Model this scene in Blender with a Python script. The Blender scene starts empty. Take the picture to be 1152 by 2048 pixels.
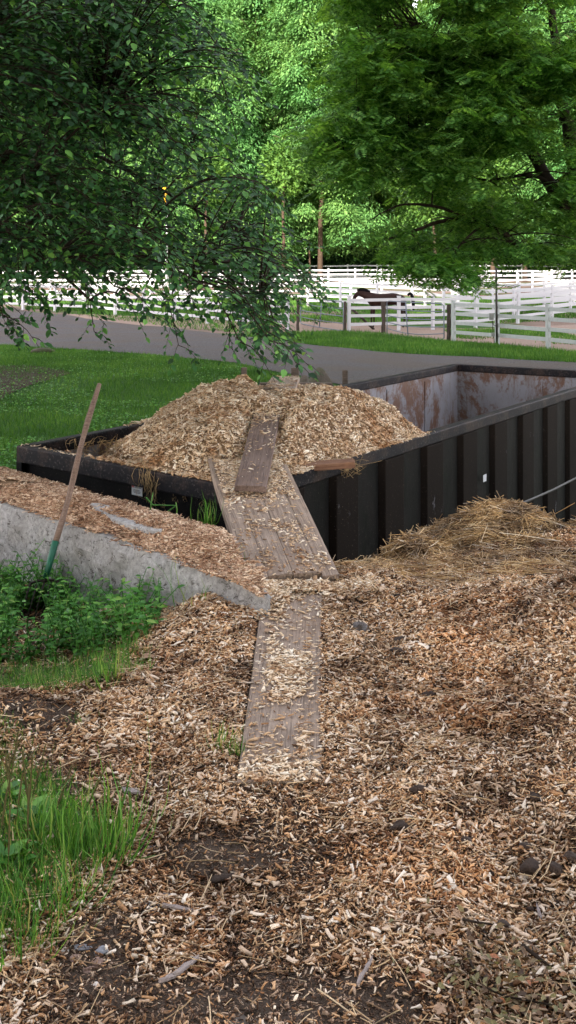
import bpy, math, random
import numpy as np
from mathutils import Vector, Matrix
rnd = random.Random(7)
rng = np.random.default_rng(11)
scene = bpy.context.scene
COL = scene.collection
R = math.radians
CAMZ = 1.6
F = 2000.0; HZ = 540.0          # focal length and horizon in photo pixels

def at(px, py, Y):              # photo pixel at depth Y -> world point
    return Vector(((px-576)/F*Y, Y, CAMZ-(py-HZ)/F*Y))

# ------------------------------------------------------------------ tagging
def tag(o, label=None, cat=None, group=None, kind=None):
    if label: o['label'] = label
    if cat: o['category'] = cat
    if group: o['group'] = group
    if kind: o['kind'] = kind
    return o
def empty(name, loc=(0, 0, 0), label=None, cat=None, group=None):
    o = bpy.data.objects.new(name, None); COL.objects.link(o)
    o.location = loc; o.empty_display_size = .1
    return tag(o, label, cat, group)
def link(name, me, mat=None, parent=None, smooth=False):
    o = bpy.data.objects.new(name, me); COL.objects.link(o)
    if mat is not None and not me.materials: me.materials.append(mat)
    if parent is not None: o.parent = parent
    if smooth: me.polygons.foreach_set('use_smooth', [True]*len(me.polygons))
    return o
def copy_tree(o, parent=None):
    c = o.copy(); COL.objects.link(c)
    if parent is not None: c.parent = parent
    for ch in [k for k in bpy.data.objects if k.parent == o]: copy_tree(ch, c)
    return c

# ------------------------------------------------------------------ numpy helpers
def _hash(ix, iy, seed):
    n = (ix.astype(np.int64)*374761393 + iy.astype(np.int64)*668265263 + seed*974634777) & 0xffffffff
    n = ((n ^ (n >> 13))*1274126177) & 0xffffffff
    return ((n ^ (n >> 16)) & 0xffff)/65535.0
def vnoise(x, y, s=1.0, seed=0):
    x = np.asarray(x, float)/s; y = np.asarray(y, float)/s
    ix = np.floor(x); iy = np.floor(y); fx = x-ix; fy = y-iy
    fx = fx*fx*(3-2*fx); fy = fy*fy*(3-2*fy)
    a = _hash(ix, iy, seed); b = _hash(ix+1, iy, seed); c = _hash(ix, iy+1, seed); d = _hash(ix+1, iy+1, seed)
    return (a*(1-fx)+b*fx)*(1-fy)+(c*(1-fx)+d*fx)*fy
def fbm(x, y, s=1.0, seed=0, o=3):
    t = 0; a = 1; w = 0
    for k in range(o):
        t = t+a*vnoise(x, y, s/2**k, seed+k*17); w += a; a *= .5
    return t/w
def sm(a, b, x):
    t = np.clip((np.asarray(x, float)-a)/(b-a), 0, 1); return t*t*(3-2*t)
def norm(v): return v/np.maximum(np.linalg.norm(v, axis=-1, keepdims=True), 1e-9)
def mesh_np(name, V, Fa):
    """V (n,3), Fa (m,k) all faces the same size"""
    me = bpy.data.meshes.new(name)
    V = np.ascontiguousarray(V, dtype=np.float32); Fa = np.ascontiguousarray(Fa, dtype=np.int32)
    m, k = Fa.shape
    me.vertices.add(len(V)); me.vertices.foreach_set('co', V.ravel())
    me.loops.add(m*k); me.loops.foreach_set('vertex_index', Fa.ravel())
    me.polygons.add(m); me.polygons.foreach_set('loop_start', np.arange(0, m*k, k, dtype=np.int32))
    me.update(calc_edges=True)
    return me
def inst(name, tv, tf, Rm, P):
    tv = np.array(tv, float); tf = np.array(tf, int)
    if tv.ndim == 2: V = np.einsum('nij,kj->nki', Rm, tv)+P[:, None, :]
    else: V = np.einsum('nij,nkj->nki', Rm, tv)+P[:, None, :]
    n, k = V.shape[:2]
    Fa = (tf[None]+(np.arange(n)*k)[:, None, None]).reshape(-1, tf.shape[1])
    return mesh_np(name, V.reshape(-1, 3), Fa)
def frames(d, n, s=1.0):
    d = norm(d); b = norm(np.cross(n, d)); n2 = np.cross(d, b)
    M = np.stack([d, b, n2], axis=-1)
    s = np.asarray(s, float)
    if s.ndim == 1: M = M*s[:, None, None]
    elif s.ndim == 2: M = M*s[:, None, :]
    else: M = M*s
    return M
def grid_mesh(name, xs, ys, zf):
    X, Y = np.meshgrid(xs, ys); Z = zf(X, Y)
    V = np.stack([X, Y, Z], -1).reshape(-1, 3); nx, ny = len(xs), len(ys)
    i = np.arange(ny-1)[:, None]*nx+np.arange(nx-1)[None]
    Fa = np.stack([i, i+1, i+nx+1, i+nx], -1).reshape(-1, 4)
    return mesh_np(name, V, Fa)

class MB:
    def __init__(s): s.v = []; s.f = []
    def add(s, vs, fs):
        o = len(s.v); s.v += [tuple(v) for v in vs]; s.f += [tuple(i+o for i in f) for f in fs]
    def box(s, c, d, M=None):
        x, y, z = d[0]/2, d[1]/2, d[2]/2; c = Vector(c)
        vs = [Vector(p) for p in ((-x,-y,-z),(x,-y,-z),(x,y,-z),(-x,y,-z),(-x,-y,z),(x,-y,z),(x,y,z),(-x,y,z))]
        if M: vs = [M @ v for v in vs]
        s.add([v+c for v in vs], [(0,3,2,1),(4,5,6,7),(0,1,5,4),(1,2,6,5),(2,3,7,6),(3,0,4,7)])
    def hexa(s, bot, top):
        s.add(list(bot)+list(top), [(0,3,2,1),(4,5,6,7),(0,1,5,4),(1,2,6,5),(2,3,7,6),(3,0,4,7)])
    def tube(s, pts, rad, n=8, cap=True):
        pts = [Vector(p) for p in pts]; m = len(pts)
        if not hasattr(rad, '__len__'): rad = [rad]*m
        up = None; rings = []; 
        for i, p in enumerate(pts):
            t = (pts[min(i+1, m-1)]-pts[max(i-1, 0)]).normalized()
            if up is None:
                up = t.cross(Vector((0.1, .2, 1))); 
                if up.length < .1: up = t.cross(Vector((1, 0, 0)))
                up.normalize()
            up = (up-t*up.dot(t)).normalized(); b = t.cross(up)
            rings.append([p+(up*math.cos(2*math.pi*k/n)+b*math.sin(2*math.pi*k/n))*rad[i] for k in range(n)])
        o = len(s.v)
        for r in rings: s.v += [tuple(v) for v in r]
        for i in range(m-1):
            for k in range(n):
                s.f.append((o+i*n+k, o+i*n+(k+1) % n, o+(i+1)*n+(k+1) % n, o+(i+1)*n+k))
        if cap:
            s.f.append(tuple(o+k for k in range(n))[::-1]); s.f.append(tuple(o+(m-1)*n+k for k in range(n)))
    def build(s, name, mat, parent=None, smooth=False, bevel=0, seg=2):
        me = bpy.data.meshes.new(name); me.from_pydata(s.v, [], s.f); me.update()
        o = link(name, me, mat, parent, smooth)
        if bevel:
            b = o.modifiers.new('bevel', 'BEVEL'); b.width = bevel; b.segments = seg; b.limit_method = 'ANGLE'
        return o

# ------------------------------------------------------------------ materials
class Mat:
    def __init__(s, name, rough=.8, spec=.3, metal=0):
        s.m = bpy.data.materials.new(name); s.m.use_nodes = True
        s.nt = s.m.node_tree; s.N = s.nt.nodes; s.b = s.N['Principled BSDF']
        s.b.inputs['Roughness'].default_value = rough
        s.b.inputs['Specular IOR Level'].default_value = spec
        s.b.inputs['Metallic'].default_value = metal
    def n(s, t, **k):
        q = s.N.new(t)
        for a, v in k.items():
            if a in q.inputs: 
                s.set(q.inputs[a], v)
            else: setattr(q, a, v)
        return q
    def set(s, i, v):
        if isinstance(v, bpy.types.NodeSocket): s.nt.links.new(v, i)
        else: i.default_value = v
    def coord(s, kind='Object', scale=(1, 1, 1), loc=(0, 0, 0), rot=(0, 0, 0)):
        t = s.N.new('ShaderNodeTexCoord'); m = s.N.new('ShaderNodeMapping')
        m.inputs['Scale'].default_value = scale; m.inputs['Location'].default_value = loc; m.inputs['Rotation'].default_value = rot
        s.nt.links.new(t.outputs[kind], m.inputs['Vector']); return m.outputs[0]
    def noise(s, scale, vec=None, detail=4, rough=.55, dist=0):
        q = s.N.new('ShaderNodeTexNoise'); q.inputs['Scale'].default_value = scale
        q.inputs['Detail'].default_value = detail; q.inputs['Roughness'].default_value = rough; q.inputs['Distortion'].default_value = dist
        if vec is None: vec = s.coord()
        s.nt.links.new(vec, q.inputs['Vector']); return q.outputs['Fac']
    def ramp(s, fac, stops):
        q = s.N.new('ShaderNodeValToRGB'); cr = q.color_ramp
        while len(cr.elements) < len(stops): cr.elements.new(.5)
        for e, (p, c) in zip(cr.elements, stops):
            e.position = p; e.color = (c[0], c[1], c[2], 1) if hasattr(c, '__len__') else (c, c, c, 1)
        s.nt.links.new(fac, q.inputs[0]); return q.outputs[0]
    def mix(s, fac, a, b, mode='MIX'):
        q = s.N.new('ShaderNodeMix'); q.data_type = 'RGBA'; q.blend_type = mode
        s.set(q.inputs[0], fac)
        for i, v in ((6, a), (7, b)):
            if not isinstance(v, bpy.types.NodeSocket): v = (v[0], v[1], v[2], 1) if hasattr(v, '__len__') else (v, v, v, 1)
            s.set(q.inputs[i], v)
        return q.outputs[2]
    def math(s, op, a, b=0.0):
        q = s.N.new('ShaderNodeMath'); q.operation = op; s.set(q.inputs[0], a); s.set(q.inputs[1], b); return q.outputs[0]
    def island(s):
        return s.N.new('ShaderNodeNewGeometry').outputs['Random Per Island']
    def col(s, c):
        if not isinstance(c, bpy.types.NodeSocket): c = (c[0], c[1], c[2], 1)
        s.set(s.b.inputs['Base Color'], c); return s
    def bump(s, h, strength=.5, dist=.01):
        q = s.N.new('ShaderNodeBump'); q.inputs['Strength'].default_value = strength; q.inputs['Distance'].default_value = dist
        s.nt.links.new(h, q.inputs['Height']); s.nt.links.new(q.outputs[0], s.b.inputs['Normal']); return s
    def leafy(s, transl=.35, tcol=None, colr=None):
        t = s.N.new('ShaderNodeBsdfTranslucent'); mx = s.N.new('ShaderNodeMixShader'); mx.inputs[0].default_value = transl
        out = [q for q in s.N if q.type == 'OUTPUT_MATERIAL'][0]
        s.set(t.inputs['Color'], colr if colr is not None else tcol)
        s.nt.links.new(s.b.outputs[0], mx.inputs[1]); s.nt.links.new(t.outputs[0], mx.inputs[2]); s.nt.links.new(mx.outputs[0], out.inputs[0])
        return s

def leaf_mat(name, stops, rough=.45, spec=.4, transl=.35, warm=(1.35, 1.25, .5), big=None):
    m = Mat(name, rough, spec)
    c = m.ramp(m.island(), stops)
    if big:
        nz = m.noise(big[0], m.coord('Object'), 2); c = m.mix(m.ramp(nz, [(.35, 0), (.65, 1)]), c, m.mix(1.0, c, big[1], 'MULTIPLY'))
    m.col(c)
    m.leafy(transl, colr=m.mix(1.0, c, warm, 'MULTIPLY'))
    return m.m
M = {}
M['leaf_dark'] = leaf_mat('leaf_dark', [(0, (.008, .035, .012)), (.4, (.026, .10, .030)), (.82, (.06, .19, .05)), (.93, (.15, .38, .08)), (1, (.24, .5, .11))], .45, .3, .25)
M['leaf_locust'] = leaf_mat('leaf_locust', [(0, (.05, .13, .03)), (.55, (.125, .29, .06)), (1, (.26, .46, .11))], .5, .25, .5, big=(.9, (.6, .75, .65)))
M['leaf_sun'] = leaf_mat('leaf_sun', [(0, (.08, .18, .045)), (.6, (.135, .28, .075)), (1, (.22, .37, .10))], .6, .2, .35, (1.2, 1.15, .6), (.12, (.62, .85, .95)))
M['leaf_wood'] = leaf_mat('leaf_wood', [(0, (.05, .12, .025)), (.6, (.085, .19, .04)), (1, (.13, .25, .05))], .6, .2, .3, (1.3, 1.2, .5), (.12, (1.2, 1.1, .8)))
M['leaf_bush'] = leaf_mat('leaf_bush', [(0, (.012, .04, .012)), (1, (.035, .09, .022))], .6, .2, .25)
M['weed'] = leaf_mat('weed_leaf', [(0, (.03, .12, .02)), (.5, (.07, .24, .04)), (.9, (.14, .36, .06)), (1, (.26, .42, .10))], .45, .4, .3)
M['grass'] = leaf_mat('grass_blade', [(0, (.03, .10, .018)), (.5, (.08, .23, .035)), (.88, (.16, .34, .06)), (1, (.42, .38, .16))], .5, .3, .3)
M['lawn'] = leaf_mat('lawn_blade', [(0, (.045, .12, .018)), (.6, (.085, .22, .032)), (1, (.17, .30, .06))], .6, .2, .35, big=(.5, (.45, .55, .5)))

def chips_mat(name, stops, dark=(.34, .28, .24), scale=1.1, orange=None):
    m = Mat(name, .8, .25); c = m.ramp(m.island(), stops)
    v = m.coord('Object')
    nz = m.noise(scale, v, 4, .6); nz2 = m.noise(scale*4, v, 3, .6)
    f = m.ramp(nz, [(.40, 1), (.50, 0)]); f2 = m.ramp(nz2, [(.38, 1), (.48, 0)])
    c = m.mix(m.math('MULTIPLY', f, .75), c, m.mix(1.0, c, dark, 'MULTIPLY'))
    c = m.mix(m.math('MULTIPLY', f2, .6), c, m.mix(1.0, c, dark, 'MULTIPLY'))
    if orange:
        no = m.noise(scale*1.7, m.coord('Object', loc=(7, 3, 0)), 3)
        c = m.mix(m.math('MULTIPLY', m.ramp(no, [(.5, 0), (.65, 1)]), .7), c, m.mix(1.0, c, orange, 'MULTIPLY'))
    fib = m.noise(300, m.coord('Object', (1, 1, 1)), 2)
    c = m.mix(.25, c, m.mix(m.ramp(fib, [(.3, 0), (.55, 1)]), (.45, .38, .33), (1, 1, 1)), 'MULTIPLY')
    m.col(c); return m.m
CH = [(0, (.018, .010, .006)), (.13, (.08, .038, .018)), (.28, (.29, .145, .068)), (.50, (.62, .36, .175)), (.75, (.86, .60, .36)), (.93, (.97, .84, .66))]  # dark chip tones; the near-black end also stands in for shadow between chips
M['chips'] = chips_mat('mulch_chips', CH, orange=(1.05, .85, .68))
M['chips_fresh'] = chips_mat('fresh_chips', [(0, (.12, .065, .035)), (.12, (.34, .21, .12)), (.36, (.64, .45, .27)), (.66, (.84, .67, .47)), (.92, (.96, .87, .72))], (.70, .54, .40), 1.6)
M['chips_red'] = chips_mat('tan_chips', [(0, (.15, .08, .05)), (.3, (.42, .25, .15)), (.65, (.64, .43, .28)), (.93, (.84, .68, .5))], (.6, .5, .42), 2)
m = Mat('straw', .6, .3); c = m.ramp(m.island(), [(0, (.08, .045, .02)), (.2, (.30, .18, .08)), (.55, (.66, .43, .19)), (.85, (.85, .62, .33)), (1, (.92, .80, .60))])
nz = m.noise(3.2, m.coord('Object', (1, 1, 2)), 4)
c = m.mix(m.ramp(nz, [(.44, 0), (.56, 1)]), c, m.mix(1.0, c, (.55, .55, .62), 'MULTIPLY')); m.col(c); M['straw'] = m.m
m = Mat('straw_loose', .6, .3); m.col(m.ramp(m.island(), [(0, (.22, .14, .08)), (.5, (.48, .34, .19)), (1, (.72, .56, .36))])); M['straw_loose'] = m.m

# terrain base: soil near, lawn and paddock far
m = Mat('ground_soil', .95, .15)
v = m.coord('Object')
n1 = m.noise(1.2, v, 6, .65); n2 = m.noise(40, v, 5, .7); n3 = m.noise(160, v, 3, .7)
soil = m.mix(n2, (.028, .021, .016), (.17, .125, .095))
soil = m.mix(m.ramp(n3, [(.55, 0), (.75, 1)]), soil, (.20, .17, .145))
soil = m.mix(m.ramp(n1, [(.45, 0), (.65, .8)]), soil, (.14, .105, .08))
green = m.mix(m.noise(1.3, v, 6, .7), (.018, .06, .012), (.05, .13, .02))
pad = m.mix(m.noise(2.2, v, 6, .7), (.10, .065, .05), (.27, .20, .165))
sep = m.n('ShaderNodeSeparateXYZ', Vector=v)
far = m.ramp(m.math('MULTIPLY', sep.outputs[1], .1), [(.80, 0), (.90, 1)])
padf = m.noise(.09, m.coord('Object', (1, 3.2, 1)), 3, .6)
yb = m.ramp(m.math('MULTIPLY', sep.outputs[1], .01), [(.395, 0), (.415, 1)])
padmask = m.math('MULTIPLY', yb, m.ramp(padf, [(.50, 1), (.56, 0)]))
c = m.mix(far, soil, m.mix(padmask, green, pad))
m.col(c).bump(m.math('ADD', n2, n3), .9, .012); M['ground'] = m.m

m = Mat('gravel_road', .9, .2); v = m.coord()
a = m.noise(26, v, 5, .75); b = m.noise(.5, m.coord('Object', (1, 1.8, 1)), 4, .6)
c = m.mix(m.ramp(a, [(.35, 0), (.65, 1)]), (.03, .028, .028), (.135, .125, .128)); c = m.mix(m.ramp(b, [(.4, 0), (.6, .7)]), c, m.mix(a, (.05, .038, .03), (.13, .105, .085)))
m.col(c).bump(a, .8, .03); M['road'] = m.m
m = Mat('paddock_dirt', .95, .15); v = m.coord()
a = m.noise(14, v, 6, .8); m.col(m.mix(m.noise(.8, v, 4), m.mix(a, (.10, .065, .05), (.34, .25, .2)), m.mix(a, (.2, .14, .11), (.42, .33, .27)))).bump(a, .9, .05); M['paddock'] = m.m
m = Mat('dark_soil', .95, .1); a = m.noise(9, m.coord(), 6, .8); m.col(m.mix(a, (.018, .013, .01), (.10, .07, .05))).bump(a, .9, .04); M['dark_soil'] = m.m

def wood_mat(name, lo, hi, rough=.85, gs=1.0, crack=.5):
    m = Mat(name, rough, .2)
    v = m.coord('Object', (1.2, 22*gs, 22*gs)); g = m.noise(3.0, v, 8, .65, .6)
    v2 = m.coord('Object', (.8, 60*gs, 60*gs)); g2 = m.noise(4.0, v2, 5, .6, .3)
    big = m.noise(3.5, m.coord('Object'), 4, .6)
    c = m.mix(m.ramp(g, [(.3, 0), (.7, 1)]), lo, hi)
    c = m.mix(m.ramp(g2, [(.32, .85), (.46, 0)]), c, (lo[0]*.35, lo[1]*.33, lo[2]*.33))
    c = m.mix(m.ramp(big, [(.35, .5), (.6, 0)]), c, m.mix(1.0, c, (.62, .55, .5), 'MULTIPLY'))
    dust = m.noise(9, m.coord('Object', loc=(4, 2, 1)), 5, .7)
    c = m.mix(m.ramp(dust, [(.5, 0), (.75, .4)]), c, (hi[0]*1.1, hi[1]*.98, hi[2]*.85))
    m.col(c).bump(m.math('ADD', g, g2), .8, .004); return m.m
M['board'] = wood_mat('weathered_board', (.185, .142, .112), (.46, .37, .30))
M['board_dark'] = wood_mat('damp_board', (.11, .078, .066), (.27, .205, .175))
M['board_red'] = wood_mat('fresh_board', (.15, .075, .05), (.34, .20, .13))
M['handle'] = wood_mat('fork_handle', (.13, .085, .065), (.32, .235, .185), .6, 2.0)
M['oldpost'] = wood_mat('old_post', (.06, .045, .036), (.17, .135, .11))
M['logpost'] = wood_mat('log_post', (.018, .014, .012), (.085, .068, .058))

m = Mat('concrete', .9, .2); v = m.coord()
a = m.noise(34, v, 9, .8); b = m.noise(2.5, v, 5, .6); sp = m.noise(16, m.coord('Object', (1, 1, 1.5)), 9, .85, .6)
c = m.mix(m.ramp(a, [(.35, 0), (.65, 1)]), (.30, .30, .30), (.74, .74, .74))
c = m.mix(m.ramp(b, [(.38, .55), (.6, 0)]), c, (.30, .285, .27))
c = m.mix(m.ramp(sp, [(.39, 1), (.46, 0)]), c, (.07, .058, .045))
m.col(c).bump(m.math('ADD', a, sp), 1.0, .02); M['concrete'] = m.m
m = Mat('dirty_concrete', .95, .15); v = m.coord(); a = m.noise(18, v, 8, .8); b = m.noise(6, v, 5, .7)
m.col(m.mix(m.ramp(b, [(.4, 1), (.58, 0)]), m.mix(a, (.16, .155, .16), (.40, .39, .40)), (.10, .075, .055))).bump(a, 1.0, .02); M['concrete_dirty'] = m.m
m = Mat('stone', .85, .25); v = m.coord(); a = m.noise(9, v, 6, .7)
m.col(m.mix(m.ramp(m.noise(3, v, 4), [(.4, 0), (.65, 1)]), m.mix(a, (.035, .03, .024), (.16, .135, .105)), m.mix(a, (.02, .028, .012), (.07, .08, .03)))).bump(a, .9, .03); M['stone'] = m.m
def pebble_mat(n, lo, hi):
    m = Mat(n, .75, .3); a = m.noise(40, m.coord(), 5, .7); m.col(m.mix(a, lo, hi)).bump(a, .6, .006); return m.m
M['stone_dark'] = pebble_mat('dark_stone', (.03, .03, .035), (.14, .14, .16))
M['stone_grey'] = pebble_mat('grey_stone', (.16, .17, .19), (.36, .37, .41))
M['stone_pink'] = pebble_mat('pink_stone', (.24, .15, .12), (.50, .36, .30))
M['stone_pale'] = pebble_mat('pale_stone', (.5, .46, .41), (.75, .70, .64))
M['clod'] = pebble_mat('manure', (.012, .007, .005), (.07, .045, .032))

m = Mat('black_paint', .5, .12); v = m.coord()
sc = m.noise(6, m.coord('Object', (1, 1, .35)), 8, .75); fine = m.noise(70, v, 4, .7)
c = m.mix(m.ramp(sc, [(.50, 0), (.72, .7)]), (.003, .003, .0035), (.014, .010, .008))
c = m.mix(m.ramp(fine, [(.62, 0), (.72, .6)]), c, (.16, .125, .10))
m.col(c).bump(fine, .25, .004); m.set(m.b.inputs['Roughness'], m.ramp(sc, [(.3, .35), (.7, .7)])); M['black'] = m.m
m = Mat('brown_black_paint', .75, .06); v = m.coord()
sc = m.noise(3, m.coord('Object', (1, 1, .25)), 8, .75); fine = m.noise(60, v, 4, .75)
c = m.mix(sc, (.0035, .003, .003), (.018, .013, .010))
c = m.mix(m.ramp(fine, [(.62, 0), (.72, .6)]), c, (.20, .15, .11))
scr = m.noise(7, m.coord('Object', (1.5, 1.5, .45), (3, 1, 0), (.0, .35, 0)), 9, .8); c = m.mix(m.ramp(scr, [(.635, 0), (.66, .7)]), c, (.22, .22, .24))
m.col(c).bump(fine, .25, .004); M['rib'] = m.m
m = Mat('rim_paint', .6, .18); v = m.coord()
sc = m.noise(5, v, 9, .8); fine = m.noise(45, v, 5, .75)
c = m.mix(m.ramp(sc, [(.48, 0), (.6, 1)]), (.005, .005, .008), (.038, .026, .022))
c = m.mix(m.ramp(fine, [(.57, 0), (.68, .7)]), c, (.17, .15, .14))
m.col(c).bump(fine, .4, .005); M['rim'] = m.m
m = Mat('inner_steel', .55, .35); v = m.coord()
r1 = m.noise(1.3, m.coord('Object', (1, 1, .8)), 10, .82, .2); r2 = m.noise(6, m.coord('Object', (1, 1, .18)), 8, .85)
base = m.mix(m.noise(4, v, 5), (.20, .20, .22), (.33, .33, .355))
c = m.mix(m.ramp(r1, [(.475, 0), (.535, 1)]), base, m.mix(m.noise(24, v, 6, .8), (.06, .030, .02), (.26, .15, .105)))
c = m.mix(m.ramp(r2, [(.52, 0), (.62, .8)]), c, (.15, .085, .055))
m.col(c).bump(r1, .3, .006); M['inner'] = m.m

def plain(n, c, rough=.6, spec=.3, metal=0, var=.25, sc=20, bump=.2):
    m = Mat(n, rough, spec, metal); a = m.noise(sc, m.coord(), 5, .65)
    m.col(m.mix(a, tuple(x*(1-var) for x in c), tuple(min(1, x*(1+var)) for x in c))).bump(a, bump, .004); return m.m
m = Mat('white_paint', .6, .3); a = m.noise(3, m.coord('Object', (1, 1, 1)), 6, .7); a2 = m.noise(14, m.coord('Object', (1, 1, .3)), 6, .75)
c = m.mix(m.ramp(a2, [(.5, 0), (.8, .5)]), (.43, .43, .455), (.30, .30, .29)); c = m.mix(m.ramp(a, [(.5, 0), (.8, .4)]), c, (.37, .38, .38)); m.col(c); M['white'] = m.m
m = Mat('shaded_white_paint', .7, .3); a2 = m.noise(14, m.coord('Object', (1, 1, .3)), 6, .75)
m.col(m.mix(m.ramp(a2, [(.35, 0), (.8, .7)]), (.36, .39, .39), (.25, .27, .26))); M['white_shaded'] = m.m  # white fence paint with the shade put into its colour
M['green_paint'] = plain('green_paint', (.008, .10, .055), .45, .4, 0, .3)
M['iron'] = plain('dark_iron', (.03, .024, .02), .6, .4, .4, .4)
M['galv'] = plain('galvanised_tube', (.13, .15, .18), .5, .3, .3, .2)
M['pole'] = plain('dark_pole', (.035, .032, .03), .6, .3, .2)
M['box'] = plain('utility_box', (.16, .17, .16), .6, .3, .1)
M['sticker'] = plain('sticker_silver', (.62, .64, .66), .4, .4, .0, .06)
M['red'] = plain('red_print', (.50, .03, .04), .5, .3, 0, .05)
M['ink'] = plain('black_print', (.02, .02, .02), .5, .3, 0, .05)
M['tagwhite'] = plain('white_tag', (.6, .62, .66), .5, .3, 0, .1)
M['cable'] = plain('black_cable', (.015, .015, .016), .5, .4)
M['horse'] = plain('bay_coat', (.018, .008, .006), .6, .12, 0, .4, 6)
M['mane'] = plain('black_mane', (.004, .004, .005), .8, .05, 0, .3)
M['bark'] = plain('bark', (.035, .026, .020), .9, .1, 0, .5, 14, .9)
M['bark_far'] = plain('bark_far', (.07, .048, .034), .9, .1, 0, .5, 3, .9)
M['dryleaf'] = plain('dry_leaf', (.36, .24, .16), .8, .2, 0, .3, 60)
M['bark_chip'] = plain('grey_splinter', (.30, .26, .25), .85, .2, 0, .35, 60, .8)
M['yellow'] = plain('yellow_paint', (.75, .42, .02), .5, .3, 0, .1)
M['nut'] = plain('brown_nut', (.28, .13, .07), .5, .3)
M['stalk'] = plain('seed_stalk', (.09, .08, .03), .8, .2)
M['straw_one'] = plain('hanging_straw', (.42, .30, .15), .8, .2)

# ------------------------------------------------------------------ terrain
A = Vector((-.25, 6.3)); B = Vector((-2.14, 7.87)); C_ = Vector((2.46, 14.76)); D = Vector((4.6, 13.45))
RIM = .22; FLOOR = -1.45
def wall_y(x): return 4.48-x           # front line of the concrete wall (top and face)
def ground(x, y):
    x = np.asarray(x, float); y = np.asarray(y, float)
    far = -1.2+.0407*np.clip(y-48, 0, 14)+.0333*np.clip(y-62, 0, 90)
    near = (-.30*sm(-.25, -1.25, x)*sm(3.5, 4.9, y)
            + .20*np.exp(-((x-1.45)/.70)**2-((y-4.3)/.75)**2)
            + .07*np.exp(-((x-.95)/.5)**2-((y-3.2)/.5)**2)
            + .05*np.exp(-((x-1.1)/.35)**2-((y-2.6)/.3)**2)
            - .05*np.exp(-((x-.42)/.13)**2-((y-4.35)/.2)**2) + .06*np.exp(-((x+.15)/.09)**2-((y-4.85)/.16)**2) + .09*np.exp(-((x+.33)/.10)**2-((y-5.08)/.30)**2)
            - .045*np.exp(-((x+.25)/.3)**2-((y-2.7)/.25)**2)
            + .065*(fbm(x, y, .42, 3)-.5)*2*sm(.18, .5, np.abs(x-.02)) + .022*(fbm(x, y, .12, 9)-.5)*2*sm(.12, .3, np.abs(x-.02)+.3*(y < 3)))
    # right of the wall end: edge of the loading platform
    edge = 5.42+.75*sm(.3, 2.2, x)+.12*(fbm(x, y, .5, 5)-.5)
    dr = sm(0, 1.25, y-edge)
    zr = near*(1-dr)-1.55*dr
    back = sm(9, 14, y-.9*np.clip(x, 0, 9)); zr = zr*(1-back)+far*back
    # left: everything behind the wall is low
    dl = sm(0, .1, (y-wall_y(x))*.707-.22-.5*sm(-.75, -.4, x))
    zl = near*(1-dl)+far*dl
    s = sm(-.32, -.12, x)
    pit = sm(5.9, 6.4, y-.0*x)*0
    return zl*(1-s)+zr*s
xs = np.unique(np.concatenate([np.linspace(-160, -8, 40), np.linspace(-8, -2.5, 30), np.linspace(-2.5, 3, 230), np.linspace(3, 9, 30), np.linspace(9, 160, 40)]))
ys = np.unique(np.concatenate([np.linspace(-60, 1, 25), np.linspace(1, 7.5, 270), np.linspace(7.5, 16, 50), np.linspace(16, 160, 90), np.linspace(160, 400, 10)]))
g = link('ground', grid_mesh('ground', xs, ys, ground), M['ground'], smooth=True); tag(g, kind='structure')
def gz(x, y): return float(ground(x, y))

def drape(name, poly, mat, lift, res=.8, label=None):
    """a sheet inside a plan polygon, draped on the terrain"""
    P = np.array(poly); x0, y0 = P.min(0); x1, y1 = P.max(0)
    bm_v = {}; V = []; Fa = []
    nx = int((x1-x0)/res)+1; ny = int((y1-y0)/res)+1
    X = np.linspace(x0, x1, nx); Y = np.linspace(y0, y1, ny)
    import mathutils.geometry as mg
    me = bpy.data.meshes.new(name)
    import bmesh
    bm = bmesh.new(); vs = [bm.verts.new((p[0], p[1], 0)) for p in poly]; bm.faces.new(vs)
    for xx in X[1:-1]:
        bmesh.ops.bisect_plane(bm, geom=bm.verts[:]+bm.edges[:]+bm.faces[:], plane_co=(xx, 0, 0), plane_no=(1, 0, 0))
    for yy in Y[1:-1]:
        bmesh.ops.bisect_plane(bm, geom=bm.verts[:]+bm.edges[:]+bm.faces[:], plane_co=(0, yy, 0), plane_no=(0, 1, 0))
    for v in bm.verts: v.co.z = gz(v.co.x, v.co.y)+lift
    bmesh.ops.recalc_face_normals(bm, faces=bm.faces[:])
    bm.to_mesh(me); bm.free()
    o = link(name, me, mat, smooth=True); tag(o, kind='structure'); return o
def gp(px, py, h=2.8):          # photo pixel on the plain (z=-1.2) -> plan point
    Y = h*F/(py-HZ); return ((px-576)/F*Y, Y)
def wob(pts, amp=.25, step=1.2, seed=1):
    out = []; 
    for i in range(len(pts)):
        a = pts[i]; b = pts[(i+1) % len(pts)]; L = math.dist(a, b); n = max(1, min(60, int(L/step)))
        for k in range(n):
            t = k/n; x = a[0]+(b[0]-a[0])*t; y = a[1]+(b[1]-a[1])*t
            w = (float(vnoise(x, y, 1.5, seed))-.5)*2*amp; out.append((x+w, y+w))
    return out
road_lo = [gp(-260, 672), gp(0, 690), gp(150, 700), gp(300, 710), gp(420, 722), gp(500, 733)]
road_hi = [gp(-260, 622), gp(0, 632), gp(120, 641), gp(250, 650), gp(400, 662), gp(520, 677), gp(640, 694), gp(760, 704), gp(900, 712), gp(1152, 727), (22, 24)]
poly = road_lo+[(1.2, 24), (3.2, 17.5), (8, 16.5), (22, 14)]+road_hi[::-1]
ROAD = poly
drape('gravel_road', wob(poly, .28, 1.0, 4), M['road'], .02, 1.5)
pad_poly = [gp(560, 664), gp(700, 665), gp(905, 684), gp(1000, 690), gp(1100, 700), (13, 27), (30, 27), (30, 46), (18, 51), (9, 47.6), (5, 49), (3.5, 51), (-1, 52), (-12, 56), (-14, 52)]
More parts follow.
